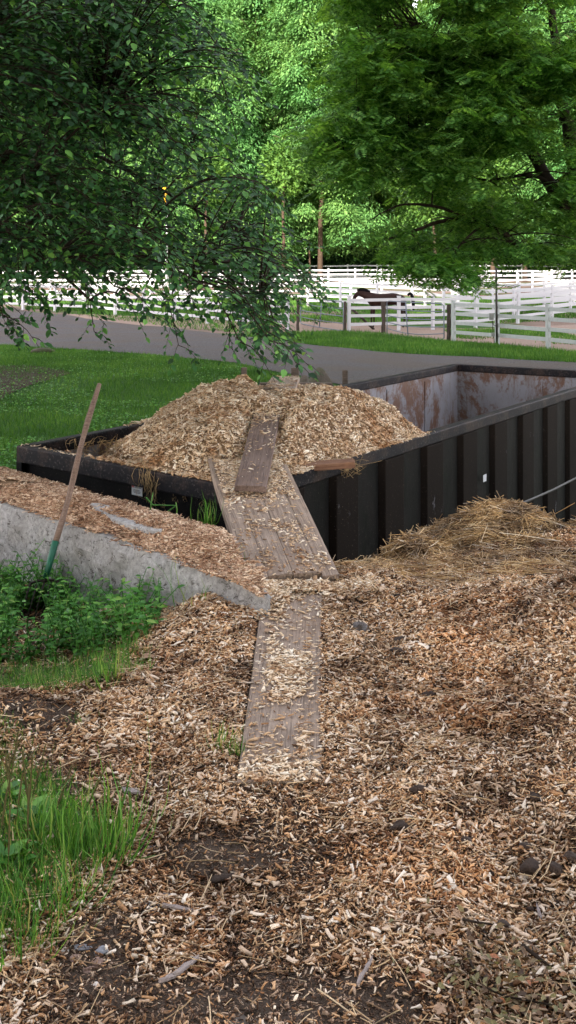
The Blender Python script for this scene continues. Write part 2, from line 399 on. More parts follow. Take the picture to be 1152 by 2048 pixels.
drape('paddock_dirt', wob(pad_poly, .35, 1.0, 8), M['paddock'], .016, 1.5)

# ------------------------------------------------------------------ small scatter shapes
def chip_template(n, seg=True, bend=.25):
    """(n,k,3) unit chips, x length, irregular, slightly curved"""
    xsn = np.array([-.5, 0, .5]) if seg else np.array([-.5, .5])
    T = []
    for i, x in enumerate(xsn):
        for (yy, zz) in ((-.5, -.5), (.5, -.5), (.5, .5), (-.5, .5)):
            T.append((x, yy, zz))
    T = np.array(T)[None].repeat(n, 0)
    k = len(xsn)
    taper = rng.uniform(.35, 1.1, (n, k)); 
    T = T.reshape(n, k, 4, 3)
    T[..., 1] *= taper[:, :, None]
    T[..., 1] += rng.uniform(-.2, .2, (n, k))[:, :, None]
    T[..., 0] += rng.uniform(-.16, .16, (n, k, 4))*(np.abs(T[..., 0]) > .1)
    if seg:
        T[:, 1, :, 2] += (rng.normal(0, 1, n)*bend)[:, None]*2.2
    f = []
    for i in range(k-1):
        for j in range(4):
            f.append((i*4+j, i*4+(j+1) % 4, (i+1)*4+(j+1) % 4, (i+1)*4+j))
    f.append((3, 2, 1, 0)); o = (k-1)*4; f.append((o, o+1, o+2, o+3))
    return T.reshape(n, k*4, 3), f
def scatter_chips(name, P, N, mat, L=(.014, .045), W=(.18, .5), tilt=.35, seg=True, sc=None, parent=None):
    n = len(P)
    ang = rng.uniform(0, 2*math.pi, n)
    t = np.stack([np.cos(ang), np.sin(ang), rng.normal(0, tilt, n)], -1)
    nn = norm(N+rng.normal(0, tilt, (n, 3)))
    Ls = np.exp(rng.normal(math.log((L[0]*L[1])**.5), .42, n)).clip(L[0]*.6, L[1]*1.5)
    if sc is not None: Ls = Ls*sc
    Ws = Ls*rng.uniform(W[0], W[1], n); Ts = np.minimum(Ws*.35, rng.uniform(.0014, .0045, n))
    Rm = frames(t-nn*np.sum(t*nn, -1, keepdims=True)*.9, nn, np.stack([Ls, Ws, Ts], -1))
    tv, tf = chip_template(n, seg, .18)
    return link(name, inst(name, tv, tf, Rm, P), mat, parent)
BLADE_V = [(0, -.5, 0), (0, .5, 0), (.35, -.42, .02), (.35, .42, .02), (.7, -.25, -.06), (.7, .25, -.06), (1, -.04, -.22), (1, .04, -.22)]
BLADE_F = [(0, 1, 3, 2), (2, 3, 5, 4), (4, 5, 7, 6)]
def blades(name, P, h, w, mat, lean=.5, parent=None, droop=1.0, dirs=None):
    n = len(P)
    d = np.stack([rng.normal(0, lean, n), rng.normal(0, lean, n), np.ones(n)], -1)
    if dirs is not None: d = d+dirs
    nn = norm(np.stack([d[:, 0], d[:, 1], np.full(n, .15)], -1)+rng.normal(0, .5, (n, 3)))
    hs = h*np.exp(rng.normal(0, .3, n)) if np.isscalar(h) else h
    ws = w*rng.uniform(.6, 1.3, n)
    tv = np.array(BLADE_V); tv[:, 2] *= droop
    # lean outward with the curve
    Rm = frames(d, np.stack([-d[:, 0], -d[:, 1], np.full(n, .2)], -1)*-1+rng.normal(0, .25, (n, 3)), np.stack([hs, ws, hs], -1))
    return link(name, inst(name, tv, BLADE_F, Rm, P), mat, parent)
LEAF_V = [(0, 0, 0), (.33, 0, -.04), (.7, 0, -.03), (1, 0, -.1), (.28, .25, .04), (.66, .22, .03), (.28, -.25, .04), (.66, -.22, .03)]
LEAF_F = [(0, 1, 4), (1, 5, 4), (1, 2, 5), (2, 3, 5), (0, 6, 1), (1, 6, 7), (1, 7, 2), (2, 7, 3)]
def leaves(name, P, d, n, size, mat, parent=None, wid=1.0):
    s = np.stack([size, size*wid, size], -1)
    return link(name, inst(name, LEAF_V, LEAF_F, frames(d, n, s), P), mat, parent)

# ------------------------------------------------------------------ near ground chips
def px_of(x, y, z=0.0): return 576+F*x/y, HZ+F*(CAMZ-z)/y
def blob(px, py, cx, cy, rx, ry): return np.exp(-((px-cx)/rx)**2-((py-cy)/ry)**2)
def g_pt(px, py): Y = 3200/(py-540); return ((px-576)/2000*Y, Y)
def g_blob(x, y, px, py, rx, ry):
    c = g_pt(px, py); e = g_pt(px+rx, py); f = g_pt(px, py-ry); sx = abs(e[0]-c[0])+.01; sy = abs(f[1]-c[1])+.01
    return np.exp(-((x-c[0])/sx)**2-((y-c[1])/sy)**2)
def cover(x, y):
    """how much of the soil the mulch hides at a plan point"""
    d = np.ones_like(x)
    for b in ((390, 1690, 110, 50, 1.1), (70, 1420, 110, 40, 1.1), (190, 1940, 130, 110, 1.0), (480, 2010, 300, 62, 1.1), (740, 2020, 110, 60, .85),
              (260, 1820, 110, 60, .6), (560, 1700, 120, 50, .6), (330, 1540, 60, 40, .5), (40, 1700, 130, 130, .9), (60, 1570, 100, 120, .9), (100, 1300, 180, 60, .9), (700, 1750, 100, 60, .3), (480, 1900, 110, 50, .5), (560, 1625, 80, 30, .3)):
        d -= b[4]*g_blob(x, y, *b[:4])
    d = d+.55*(fbm(x, y, .25, 21)-.5)
    wallfront = (y < wall_y(x)+.1) | (x > -.2)
    left_weeds = sm(-.62, -.85, x)*sm(4.1, 4.4, y)
    d = d-left_weeds*.75
    return np.clip(d, .07, 1)*wallfront
def on_lower_plank(x, y): # plank footprint
    t = (y-3.14)/(5.28-3.14); xl = -.165+t*(.03); xr = .10+t*.085
    return (x > xl+.0) & (x < xr) & (y > 3.12) & (y < 5.3)
n = 720000
y = 2.0+rng.random(n)**.8*4.9; x = rng.uniform(-.33, .33, n)*y*1.0
x = rng.uniform(-1, 1, n)*(.30*y+.1)
path = .40*sm(.20, .06, np.abs(x-.02+.06*(3.2-y)))*sm(3.25, 3.0, y)*(.6+.8*fbm(x, y, .15, 23))
keep = rng.random(n) < cover(x, y)*(1-np.clip(path, 0, .8))*np.clip(1.1-.16*(y-2.2), .4, 1) ; keep &= ~on_lower_plank(x, y)
keep &= (x > -.2) | (y < wall_y(x)-.02)
keep &= ~((x > -.25) & (y > 6.6))
x = x[keep]; y = y[keep]
def normals(x, y, f, e=.03):
    gx = (f(x+e, y)-f(x-e, y))/(2*e); gy = (f(x, y+e)-f(x, y-e))/(2*e); return norm(np.stack([-gx, -gy, np.ones_like(gx)], -1))
def split_scatter(name, x, y, f, mat, label=None, lift=(.0, .016), L=(.014, .045), tilt=.33, parent=None, seg=True):
    z = f(x, y)+rng.uniform(lift[0], lift[1], len(x)); P = np.stack([x, y, z], -1); N = normals(x, y, f)
    return scatter_chips(name, P, N, mat, L, tilt=tilt, parent=parent, seg=seg)
trod = (np.abs(x-.0) < .35) & (y < 3.3)
nf = y > 3.4
o = split_scatter('wood_chips', x[~nf], y[~nf], ground, M['chips'], L=(.005, .021), tilt=.42); tag(o, 'loose tan and brown wood chips strewn over the nearest ground', 'wood chips', kind='stuff')
o = split_scatter('wood_chips', x[nf], y[nf], ground, M['chips'], L=(.008, .025), tilt=.42, seg=False); tag(o, 'loose tan and brown wood chips spread around the long plank', 'wood chips', kind='stuff')
# fine dark crumbs and fibres between the chips
n = 200000; y = 2.0+rng.random(n)**1.3*4.2; x = rng.uniform(-1, 1, n)*(.30*y+.1)
k = (rng.random(n) < .32+.68*cover(x, y)) & ~on_lower_plank(x, y) & ((x > -.2) | (y < wall_y(x)-.03)); x = x[k]; y = y[k]
m_ = chips_mat('mulch_crumbs', [(0, (.03, .018, .012)), (.3, (.14, .08, .05)), (.7, (.38, .25, .16)), (1, (.6, .45, .33))]); M['crumbs'] = m_
o = split_scatter('mulch_crumbs', x, y, ground, m_, L=(.004, .012), lift=(0, .012), tilt=.5); tag(o, 'dark broken crumbs and fibres lying between the wood chips', 'mulch', kind='stuff')
# a few big pale chips on top
n = 9000; y = 2.1+rng.random(n)*3.3; x = rng.uniform(-1, 1, n)*(.29*y)
k = (rng.random(n) < cover(x, y)*(1-.8*sm(.20, .06, np.abs(x-.02))*sm(3.25, 3.0, y))) & ~on_lower_plank(x, y) & ((x > -.2) | (y < wall_y(x)-.03)); x = x[k]; y = y[k]
M['chips_pale'] = chips_mat('pale_chips', [(0, (.55, .38, .25)), (.5, (.76, .60, .45)), (1, (.92, .84, .72))], (.75, .7, .65))
o = split_scatter('pale_wood_chips', x, y, ground, M['chips_pale'], lift=(.010, .020), L=(.010, .030), tilt=.35); tag(o, 'large pale fresh chips scattered on top of the brown mulch', 'wood chips', kind='stuff')

def strands(name, P, d, L, r, mat, parent=None, curve=.15, seg=4):
    """thin bent 3-sided straws"""
    n = len(P); d = norm(d)
    side = norm(np.cross(d, rng.normal(0, 1, (n, 3)))); b = np.cross(d, side)
    cv = rng.normal(0, curve, n)
    V = []
    for i in range(seg+1):
        t = i/seg; c = P+d*(L*(t-.5))[:, None]+side*(cv*L*(t*(1-t))*4*.5)[:, None]
        for k in range(3):
            a = 2*math.pi*k/3; V.append(c+(side*math.cos(a)+b*math.sin(a))*r[:, None])
    V = np.stack(V, 1); Fa = []
    for i in range(seg):
        for k in range(3): Fa.append((i*3+k, i*3+(k+1) % 3, i*3+3+(k+1) % 3, i*3+3+k))
    K = (seg+1)*3
    FF = (np.array(Fa)[None]+(np.arange(n)*K)[:, None, None]).reshape(-1, 4)
    return link(name, mesh_np(name, V.reshape(-1, 3), FF), mat, parent)
n = 2300; y = 2.05+rng.random(n)**1.0*3.4; x = rng.uniform(-1, 1, n)*(.30*y)
k = ((x > -.2) | (y < wall_y(x)-.1)) & ~((np.abs(x) < .17) & (y > 3.1)) & (rng.random(n) < .3+.7*cover(x, y)); x = x[k]; y = y[k]; n = len(x)
ang = rng.uniform(0, 6.28, n); Ls = np.exp(rng.normal(math.log(.055), .55, n)).clip(.02, .2)
o = strands('loose_straw', np.stack([x, y, ground(x, y)+.012+rng.uniform(0, .02, n)], -1), np.stack([np.cos(ang), np.sin(ang), rng.normal(0, .12, n)], -1), Ls, rng.uniform(.0008, .0019, n), M['straw_loose'], curve=.07)
tag(o, 'single dry straws strewn over the chips', 'straw', kind='stuff')

# ------------------------------------------------------------------ boards
def board(name, p0, p1, w, t, mat, parent=None, roll=0, seed=0, nicks=True, ends=(0, 0), w1=None):
    """plank whose top centre line runs p0->p1; mesh in local coordinates, x along"""
    p0 = Vector(p0); p1 = Vector(p1); L = (p1-p0).length; d = (p1-p0).normalized()
    side = Vector((0, 0, 1)).cross(d).normalized(); up = d.cross(side)
    Mx = Matrix((d, side, up)).transposed() @ Matrix.Rotation(roll, 3, 'X')
    rr = random.Random(seed); nx, ny = 26, 7; w1 = w1 or w
    top = []; V = []; Fa = []
    for s, z0 in ((0, 0), (1, -t)):
        for i in range(nx+1):
            u = i/nx; ww = w+(w1-w)*u
            for j in range(ny+1):
                v = j/ny-.5; e = abs(v)*2
                x = u*L+(ends[0]*v*(1-u)+ends[1]*v*u)
                yy = v*ww+(rr.uniform(-.0012, .0004)*(1 if v > 0 else -1) if e > .95 else 0)
                if i in (0, nx): x += rr.uniform(-.006, .006)*(1 if s == 0 else .3)
                z = z0-(.0025*(e**8) if s == 0 else 0)+rr.uniform(-.0008, .0008)+.003*math.sin(u*4+seed)*1
                V.append((x, yy, z))
    S = (nx+1)*(ny+1); idx = lambda s, i, j: s*S+i*(ny+1)+j
    for i in range(nx):
        for j in range(ny):
            Fa.append((idx(0, i, j), idx(0, i+1, j), idx(0, i+1, j+1), idx(0, i, j+1)))
            Fa.append((idx(1, i, j), idx(1, i, j+1), idx(1, i+1, j+1), idx(1, i+1, j)))
        Fa.append((idx(0, i, 0), idx(1, i, 0), idx(1, i+1, 0), idx(0, i+1, 0)))
        Fa.append((idx(0, i, ny), idx(0, i+1, ny), idx(1, i+1, ny), idx(1, i, ny)))
    for j in range(ny):
        Fa.append((idx(0, 0, j), idx(0, 0, j+1), idx(1, 0, j+1), idx(1, 0, j)))
        Fa.append((idx(0, nx, j), idx(1, nx, j), idx(1, nx, j+1), idx(0, nx, j+1)))
    me = bpy.data.meshes.new(name); me.from_pydata(V, [], Fa); me.update()
    o = link(name, me, mat, parent); o.matrix_world = Matrix.Translation(p0) @ Mx.to_4x4()
    b = o.modifiers.new('bevel', 'BEVEL'); b.width = .004; b.segments = 2; b.limit_method = 'ANGLE'; b.angle_limit = R(50)
    return o
def on_board(p0, p1, w, n, dens=None, inset=.9, w1=None):
    p0 = Vector(p0); p1 = Vector(p1); d = (p1-p0); side = Vector((0, 0, 1)).cross(d).normalized()
    u = rng.random(n); v = rng.uniform(-.5, .5, n)*inset
    if dens is not None: k = rng.random(n) < dens(u, v); u = u[k]; v = v[k]
    ww = w if w1 is None else w+(w1-w)*u
    P = np.array(p0)[None]+u[:, None]*np.array(d)[None]+(v*ww)[:, None]*np.array(side)[None]
    up = d.cross(side).normalized()*1
    if up.z < 0: up = -up
    return P, np.repeat(np.array(up)[None], len(P), 0)
# lower plank
lp0 = (-.028, 3.09, .02); lp1 = (.035, 5.2, .012)
o = board('long_plank', lp0, lp1, .262, .045, M['board'], seed=3, w1=.31, ends=(-.01, 0))
tag(o, 'long weathered plank flat on the mulch leading up to the ramp', 'plank')
# ramp of boards onto the container corner
ramp = empty('board_ramp', (0, 5.3, 0), 'short ramp of side by side grey boards rising onto the container corner', 'ramp')
ra = Vector((.016, 5.06, .062)); rb = Vector((-.285, 6.80, .315))
rd = (rb-ra).normalized(); rs = Vector((0, 0, 1)).cross(rd).normalized()
offs = [(.1830, .124, -.025, .02, .0), (.0545, .132, .0, -.01, -.001), (-.0845, .145, .005, -.02, .001), (-.2020, .089, -.022, -.12, -.002)]
rmats = ['board', 'board', 'board', 'board']
for i, (of, w, s0, s1, dz) in enumerate(offs):
    a = ra+rs*of+rd*s0+Vector((0, 0, dz)); b_ = rb+rs*of*1.05+rd*s1+Vector((0, 0, dz*.5))
    bo = board('plank', a, b_, w, .05, M[rmats[i]], None, seed=20+i, w1=w*1.05, ends=(-.012, .05))
    mw = bo.matrix_world.copy(); bo.parent = ramp; bo.matrix_parent_inverse = ramp.matrix_world.inverted(); 
    bo.matrix_parent_inverse = Matrix.Translation((0, -5.3, 0))
# board lying on the pile, over the ramp
tp0 = (-.232, 6.10, .285); tp1 = (-.155, 7.55, .535)
o = board('dark_plank', tp0, tp1, .195, .04, M['board_dark'], seed=41, ends=(.01, 0), w1=.2); tag(o, 'dark brown plank lying on the wood chip heap above the ramp', 'plank')
bp0 = (-.07, 8.35, .615); bp1 = (-.02, 9.75, .565)
o = board('grey_plank', bp0, bp1, .27, .045, M['board'], seed=44); tag(o, 'half buried grey plank at the top of the wood chip heap', 'plank')
cp0 = at(331, 944, 6.98); cp1 = at(708, 920, 7.02)
o = board('red_plank', cp0, cp1, .15, .045, M['board_red'], seed=47); tag(o, 'reddish plank laid across the container corner under the ramp', 'plank')

# chips on boards
def clump(u, v, s1, s2, seed, lo, hi): return sm(lo, hi, fbm(u*s1, v*s2, 1, seed))
def board_chips(name, p0, p1, w, n, dens, label, L=(.008, .024), w1=None, mat='chips_fresh', inset=.95):
    P, N = on_board(p0, p1, w, n, dens, inset, w1); P[:, 2] += rng.uniform(.002, .008, len(P))
    o = scatter_chips(name, P, N, M[mat], L, tilt=.12); tag(o, label, 'wood chips', kind='stuff')
board_chips('chips_on_long_plank', lp0, lp1, .262, 15000, lambda u, v: np.clip(.06+.9*sm(.42, .62, fbm(u*9, v*2, 1, 31))*(1-sm(.18, .42, np.abs(v-(-.03))))+.7*sm(.82, .98, u)*(1-sm(.15, .42, np.abs(v+.15)))+.5*sm(.1, 0, u), 0, 1),
            'trodden pale chips lying on the long plank', w1=.31, mat='chips_fresh')
board_chips('chips_on_ramp', ra, rb, .48, 15000, lambda u, v: np.clip(.035+.8*sm(.5, .85, u+.5*(fbm(u*6, v*4, 1, 35)-.5))*(1-.5*sm(.3, .5, np.abs(v)))+.22*sm(.5, .65, fbm(u*14, v*5, 1, 37)), 0, 1),
            'thin layer of pale chips on the board ramp', L=(.008, .026))
board_chips('chips_on_dark_plank', tp0, tp1, .195, 1500, lambda u, v: np.clip(.05+.4*sm(.3, .5, u)*sm(.45, .6, fbm(u*9, v*2, 1, 39))+.9*sm(.72, .95, u), 0, 1), 'pale chips sprinkled on the dark plank')
board_chips('chips_on_grey_plank', bp0, bp1, .27, 1500, lambda u, v: np.clip(.12+.5*sm(.45, .6, fbm(u*9, v*2, 1, 39)), 0, 1), 'pale chips on the half buried grey plank')
# ridge of chips between long plank and ramp
def ridge(x, y): return ground(x, y)+.012*np.exp(-((y-5.0)/.08)**2)*sm(-.28, -.1, x)*(1-sm(.3, .5, x))
n = 12000; lf = rng.random(n) < .5; x = np.where(lf, rng.normal(-.15, .07, n).clip(-.27, 0), rng.uniform(-.24, .45, n)); y = np.where(lf, rng.normal(4.86, .13, n).clip(4.55, 5.0), rng.normal(4.99, .05, n).clip(4.84, 5.03))
k = (lf & ((x < -.10) | (rng.random(n) < .25))) | ((y > 4.9) & (rng.random(n) < .6)) | (x < -.13) | (x > .19) | (rng.random(n) < .5); x = x[k]; y = y[k]
P = np.stack([x, y, np.maximum(ridge(x, y), np.where((x > -.13) & (x < .19), .028, -1))+rng.uniform(0, .012, len(x))], -1)
o = scatter_chips('chip_drift', P, np.tile([0, 0, 1.], (len(P), 1)), M['chips_fresh'], (.012, .034), tilt=.35); tag(o, 'drift of chips where the long plank meets the ramp', 'wood chips', kind='stuff')

# ------------------------------------------------------------------ container
cont = empty('open_container', (B.x, B.y, FLOOR), 'long black open-top steel roll-off container with ribbed side and rusty inside', 'container')
def place(o): o.parent = cont; o.matrix_parent_inverse = Matrix.Translation((-B.x, -B.y, -FLOOR)); return o
cen = (A+B+C_+D)/4
def inw(p, d):    # inset a corner
    ns = {}
    return p
def inset_quad(d):
    pts = [B, A, D, C_]; out = []
    for i in range(4):
        p0, p1, p2 = pts[i-1], pts[i], pts[(i+1) % 4]
        e1 = (p1-p0).normalized(); e2 = (p2-p1).normalized()
        n1 = Vector((-e1.y, e1.x)); n2 = Vector((-e2.y, e2.x))
        # intersection of offset lines
        a = p1+n1*d; b = p1+n2*d
        den = e1.x*e2.y-e1.y*e2.x; t = ((b-a).x*e2.y-(b-a).y*e2.x)/den; out.append(a+e1*t)
    return out
Q0 = inset_quad(0.0); Qo = inset_quad(.045); Qi = inset_quad(.075); Qr = inset_quad(.10)
def v3(p, z): return (p.x, p.y, z)
names = ['front_panel', 'right_side_panel', 'back_panel', 'left_side_panel']
for i in range(4):      # inner skin and outer skin of each wall
    j = (i+1) % 4
    mb = MB(); mb.hexa([v3(Qo[i], FLOOR), v3(Qo[j], FLOOR), v3(Qi[j], FLOOR), v3(Qi[i], FLOOR)], [v3(Qo[i], RIM-.04), v3(Qo[j], RIM-.04), v3(Qi[j], RIM-.04), v3(Qi[i], RIM-.04)])
    place(mb.build('outer_panel', M['black']))
    Qs = inset_quad(.079); mb = MB(); Qt = inset_quad(.083)
    mb.hexa([v3(Qs[i], FLOOR+.05), v3(Qs[j], FLOOR+.05), v3(Qt[j], FLOOR+.05), v3(Qt[i], FLOOR+.05)], [v3(Qs[i], RIM-.05), v3(Qs[j], RIM-.05), v3(Qt[j], RIM-.05), v3(Qt[i], RIM-.05)])
    place(mb.build('inner_panel', M['inner']))
    # rim rail
    mb = MB(); z0 = RIM-.13 if i == 0 else RIM-.10
    mb.hexa([v3(Q0[i], z0), v3(Q0[j], z0), v3(Qr[j], z0), v3(Qr[i], z0)], [v3(Q0[i], RIM), v3(Q0[j], RIM), v3(Qr[j], RIM), v3(Qr[i], RIM)])
    o = place(mb.build('rim_rail', M['rim'], bevel=.012, seg=3)); o.location.z += (-.002, 0, -.002, 0)[i]
# inner lip and floor
mb = MB(); mb.add([v3(p, FLOOR+.06) for p in Qi], [(0, 1, 2, 3)]); mb.add([v3(p, FLOOR+.0) for p in Qi], [(3, 2, 1, 0)]); place(mb.build('floor_plate', M['inner']))
# inner weld seams on far walls
for (pa, pb) in ((Qi[3], Qi[0]), (Qi[2], Qi[3])):
    L = (pb-pa).length; e = (pb-pa).normalized(); nn = Vector((-e.y, e.x))
    for k in range(1, int(L/1.1)+1):
        c = pa+e*k*1.1+nn*.012; mb = MB(); Mx = Matrix.Rotation(math.atan2(e.y, e.x), 3, 'Z')
        mb.box((c.x, c.y, (FLOOR+RIM)/2-.04), (.018, .012, RIM-FLOOR-.22), Mx); place(mb.build('weld_seam', M['inner']))
# outside ribs: tapered channels on the right side, corner post and base rail
e = (D-A).normalized(); nn = Vector((e.y, -e.x)); Ls = (D-A).length
s0 = .0
k = 0; s = .30
starts = []
while s < Ls-.2:
    c0 = Q0[1]+e*s; w = .40; tpr = .045; dep = .045
    a = c0-nn*.05; 
    bot = []
    mb = MB()
    def quad(z):
        p = [c0-nn*.047, c0+e*w-nn*.047, c0+e*(w-tpr)+nn*-.002, c0+e*tpr+nn*-.002]
        return [v3(q, z) for q in (p[0], p[3], p[2], p[1])]
    mb.hexa(quad(FLOOR+.02), quad(RIM-.103))
    starts.append(s); place(mb.build('side_rib', M['rib'], bevel=.008)); s += .73
mb = MB(); 
p = [Q0[1], Q0[2], Qo[2], Qo[1]]
mb.hexa([v3(q, FLOOR-.08) for q in p], [v3(q, FLOOR+.015) for q in p]); place(mb.build('base_rail', M['black']))
e1 = (A-B).normalized(); n1 = Vector((e1.y, -e1.x))
for c in (Q0[0], Q0[1]-e1*.12, ):
    mb = MB(); pp = [c+n1*.001, c+e1*.12+n1*.001, c+e1*.12-n1*.05, c-n1*.05]
    if c == Q0[0]: pp = [c+n1*.001-e1*.0, c+e1*.075+n1*.001, c+e1*.075-n1*.05, c-n1*.05]
    mb.hexa([v3(q, FLOOR) for q in pp], [v3(q, RIM-.125) for q in pp]); place(mb.build('corner_post', M['black'], bevel=.006))
# stickers
st_t = None
def on_front(px, py):           # where the ray through a photo pixel meets the front panel (outer face)
    P0 = Qo[0]; dd = (Qo[1]-Qo[0]).normalized(); k = (px-576)/F
    t = (k*P0.y-P0.x)/(dd.x-k*dd.y); P = P0+dd*t; return Vector((P.x, P.y, CAMZ-(py-HZ)/F*P.y)), dd
c, dd = on_front(275, 977); rot = Matrix((Vector((dd.x, dd.y, 0)), Vector((0, 0, 1)), Vector((n1.x, n1.y, 0)))).transposed()
w_, h_ = .112, .098
mb = MB(); mb.box((0, 0, 0), (w_, h_, .002)); o = mb.build('maker_sticker', M['sticker'], bevel=.008)
o.matrix_world = Matrix.Translation(c+Vector((n1.x, n1.y, 0))*.004) @ rot.to_4x4(); mwS = o.matrix_world.copy(); o.location = c+Vector((n1.x, n1.y, 0))*.004
place(o); o['label'] = 'silver sticker with a red R and black lettering on the front panel'; st = o
def sub(o, loc):
    o.parent = st; o.matrix_parent_inverse = Matrix.Identity(4); o.location = loc
def text(body, size, loc, mat, bold=0):
    cu = bpy.data.curves.new('lettering', 'FONT'); cu.body = body; cu.size = size; cu.extrude = .0004; cu.offset = bold
    cu.materials.append(mat); o_ = bpy.data.objects.new('tmp', cu); COL.objects.link(o_); dg = bpy.context.evaluated_depsgraph_get(); dg.update(); me = bpy.data.meshes.new_from_object(o_.evaluated_get(dg)); bpy.data.objects.remove(o_)
    o = link('lettering', me); me.materials.clear(); me.materials.append(mat); sub(o, loc); return o
text('R', .036, (-.052, .006, .0022), M['red'], .0024)
text('RUNCO', .0215, (-.024, .013, .0022), M['ink'], .001)
for k, (x0, x1, yy) in enumerate(((-.022, .044, .007), (-.035, .03, -.012), (-.04, .04, -.021), (-.03, .036, -.030))):
    mb = MB(); mb.box((0, 0, 0), (x1-x0, .0032, .0008)); o = mb.build('print_line', M['ink']); sub(o, ((x0+x1)/2, yy, .0022))
c_, e_ = Q0[1], e
kx = (969-576)/F; t = (kx*c_.y-c_.x)/(e.x-kx*e.y); P = c_+e*t
mb = MB(); Mx = Matrix((Vector((e.x, e.y, 0)), Vector((0, 0, 1)), Vector((nn.x, nn.y, 0)))).transposed()
mb.box((0, 0, 0), (.075, .066, .002)); o = mb.build('white_tag', M['tagwhite']); o.matrix_world = Matrix.Translation((P.x+nn.x*.003, P.y+nn.y*.003, CAMZ-(956-HZ)/F*P.y)) @ Mx.to_4x4()
o.location = (P.x+nn.x*.003, P.y+nn.y*.003, CAMZ-(956-HZ)/F*P.y); place(o)

# ------------------------------------------------------------------ chip heap in the container
def inside(x, y, q, ex=0):
    r = np.ones_like(x, bool)
    for i in range(4):
        a = q[i]; b = q[(i+1) % 4]; r &= ((b.x-a.x)*(y-a.y)-(b.y-a.y)*(x-a.x)) > -ex*(b-a).length
    return r
def under(p0, p1, w, x, y):
    d = np.array([p1[0]-p0[0], p1[1]-p0[1]]); L = np.hypot(*d); d = d/L
    u = (x-p0[0])*d[0]+(y-p0[1])*d[1]; v = -(x-p0[0])*d[1]+(y-p0[1])*d[0]; return u/L, v/w
def heap(x, y):
    dx = x-.05; dy = y-8.25
    r = np.sqrt((dx/np.where(dx < 0, 1.42, 1.13))**2+(dy/np.where(dy < 0, 2.15, 1.35))**2)
    z = .605-.42*r**3.0
    z = z+.10*np.exp(-(((x+.58)/.34)**2+((y-8.2)/.55)**2))+.07*np.exp(-(((x-.12)/.3)**2+((y-9.0)/.5)**2))-.015*np.exp(-(((x+.15)/.14)**2+((y-8.5)/.6)**2))
    # low tongue along the front wall
    tongue = .17-.45*np.maximum(0, ((-.15-x)/1.5))**1.6 
    tongue = tongue+.05*np.exp(-((x+1.2)/.3)**2)-1.6*np.maximum(0, y-7.3)**1.3
    kk_ = .05; z = kk_*np.logaddexp(z/kk_, np.clip(tongue, -3, 1)/kk_)-.01
    # front edge: level with the rim
    z = z+.12*(fbm(x, y, .40, 51)-.5)*2+.035*(fbm(x, y, .12, 53)-.5)*2
    t = ((x-A.x)*e1.x+(y-A.y)*e1.y)        # along the front wall (0 at the corner)
    dn = -((x-A.x)*n1.x+(y-A.y)*n1.y)      # distance behind the front wall
    lift = (RIM+.015)*1.0
    front = 1-sm(.15, .6, dn); gate = sm(-1.5, -.9, t)
    z = z*(1-front*gate)+np.maximum(z, lift)*front*gate
    side = -((x-A.x)*nn.x+(y-A.y)*nn.y); s_ = (x-A.x)*e.x+(y-A.y)*e.y
    fs = (1-sm(.22, .55, side))*(1-sm(2.3, 2.75, s_)); z = z*(1-fs)+np.maximum(z, lift)*fs*1.0
    over = np.minimum(dn, side); z = np.where(over < .02, np.minimum(z, RIM+.012), z)
    ov_ = np.maximum(over-.05, 0); z = np.minimum(z, RIM+.008+ov_*1.0+ov_**2*1.2)
    for (p0, p1, w, end) in ((tp0, tp1, .2, .90), (bp0, bp1, .27, .95), (tuple(ra), tuple(rb), .42, 1.0)):
        u, v = under(p0, p1, w, x, y); zb = p0[2]+(p1[2]-p0[2])*u-.045
        m_ = sm(-.06, .0, u)*(1-sm(end-.05, end+.20, u))*(1-sm(.5, 1.25, np.abs(v))); z = z*(1-m_)+np.minimum(z, zb)*m_
    return np.maximum(z, FLOOR+.1)
xs = np.linspace(-2.3, 2.6, 260); ys = np.linspace(6.2, 10.8, 250)
X, Y = np.meshgrid(xs, ys); Z = heap(X, Y); ins = inside(X, Y, inset_quad(.012)); ins2 = inside(X, Y, inset_quad(.10))
nx = len(xs); V = np.stack([X, Y, Z-.012], -1).reshape(-1, 3); ff = []
for i in range(len(ys)-1):
    for j in range(nx-1):
        if ins[i, j] and ins[i+1, j] and ins[i, j+1] and ins[i+1, j+1] and (Z[i, j] > RIM-.005 or ins2[i, j]): ff.append((i*nx+j, i*nx+j+1, (i+1)*nx+j+1, (i+1)*nx+j))
m = Mat('heap_base', .9, .2); a = m.noise(50, m.coord(), 5, .8); m.col(m.mix(a, (.12, .07, .04), (.42, .28, .16))).bump(a, 1, .02)
heap_o = link('wood_chip_heap', mesh_np('wood_chip_heap', V, np.array(ff)), m.m, smooth=True)
tag(heap_o, 'tall heap of fresh pale wood chips filling the front of the container', 'heap')
n = 190000; x = rng.uniform(-2.2, 2.4, n); y = rng.uniform(6.2, 10.6, n)
k = (inside(x, y, inset_quad(.04)) | (inside(x, y, inset_quad(.005)) & (rng.random(n) < .6))) & (heap(x, y) > -.5); x = x[k]; y = y[k]
# thin out under the boards is not needed; chips above boards look buried
kk = np.ones(len(x), bool)
for (p0, p1, w, end) in ((tp0, tp1, .2, .93), (bp0, bp1, .27, 1), (ra, rb, .5, 1)):
    u, v = under(p0, p1, w, x, y); kk &= ~((u > -.02) & (u < end-.12) & (np.abs(v) < .44))
x = x[kk]; y = y[kk]
z = heap(x, y)+rng.uniform(-.004, .016, len(x)); kz = (z > RIM-.01) | inside(x, y, inset_quad(.09)); x = x[kz]; y = y[kz]; z = z[kz]; P = np.stack([x, y, z], -1)
o = scatter_chips('loose_chips', P, normals(x, y, heap, .04), M['chips_fresh'], (.012, .036), tilt=.42, parent=heap_o); o['kind'] = 'stuff'
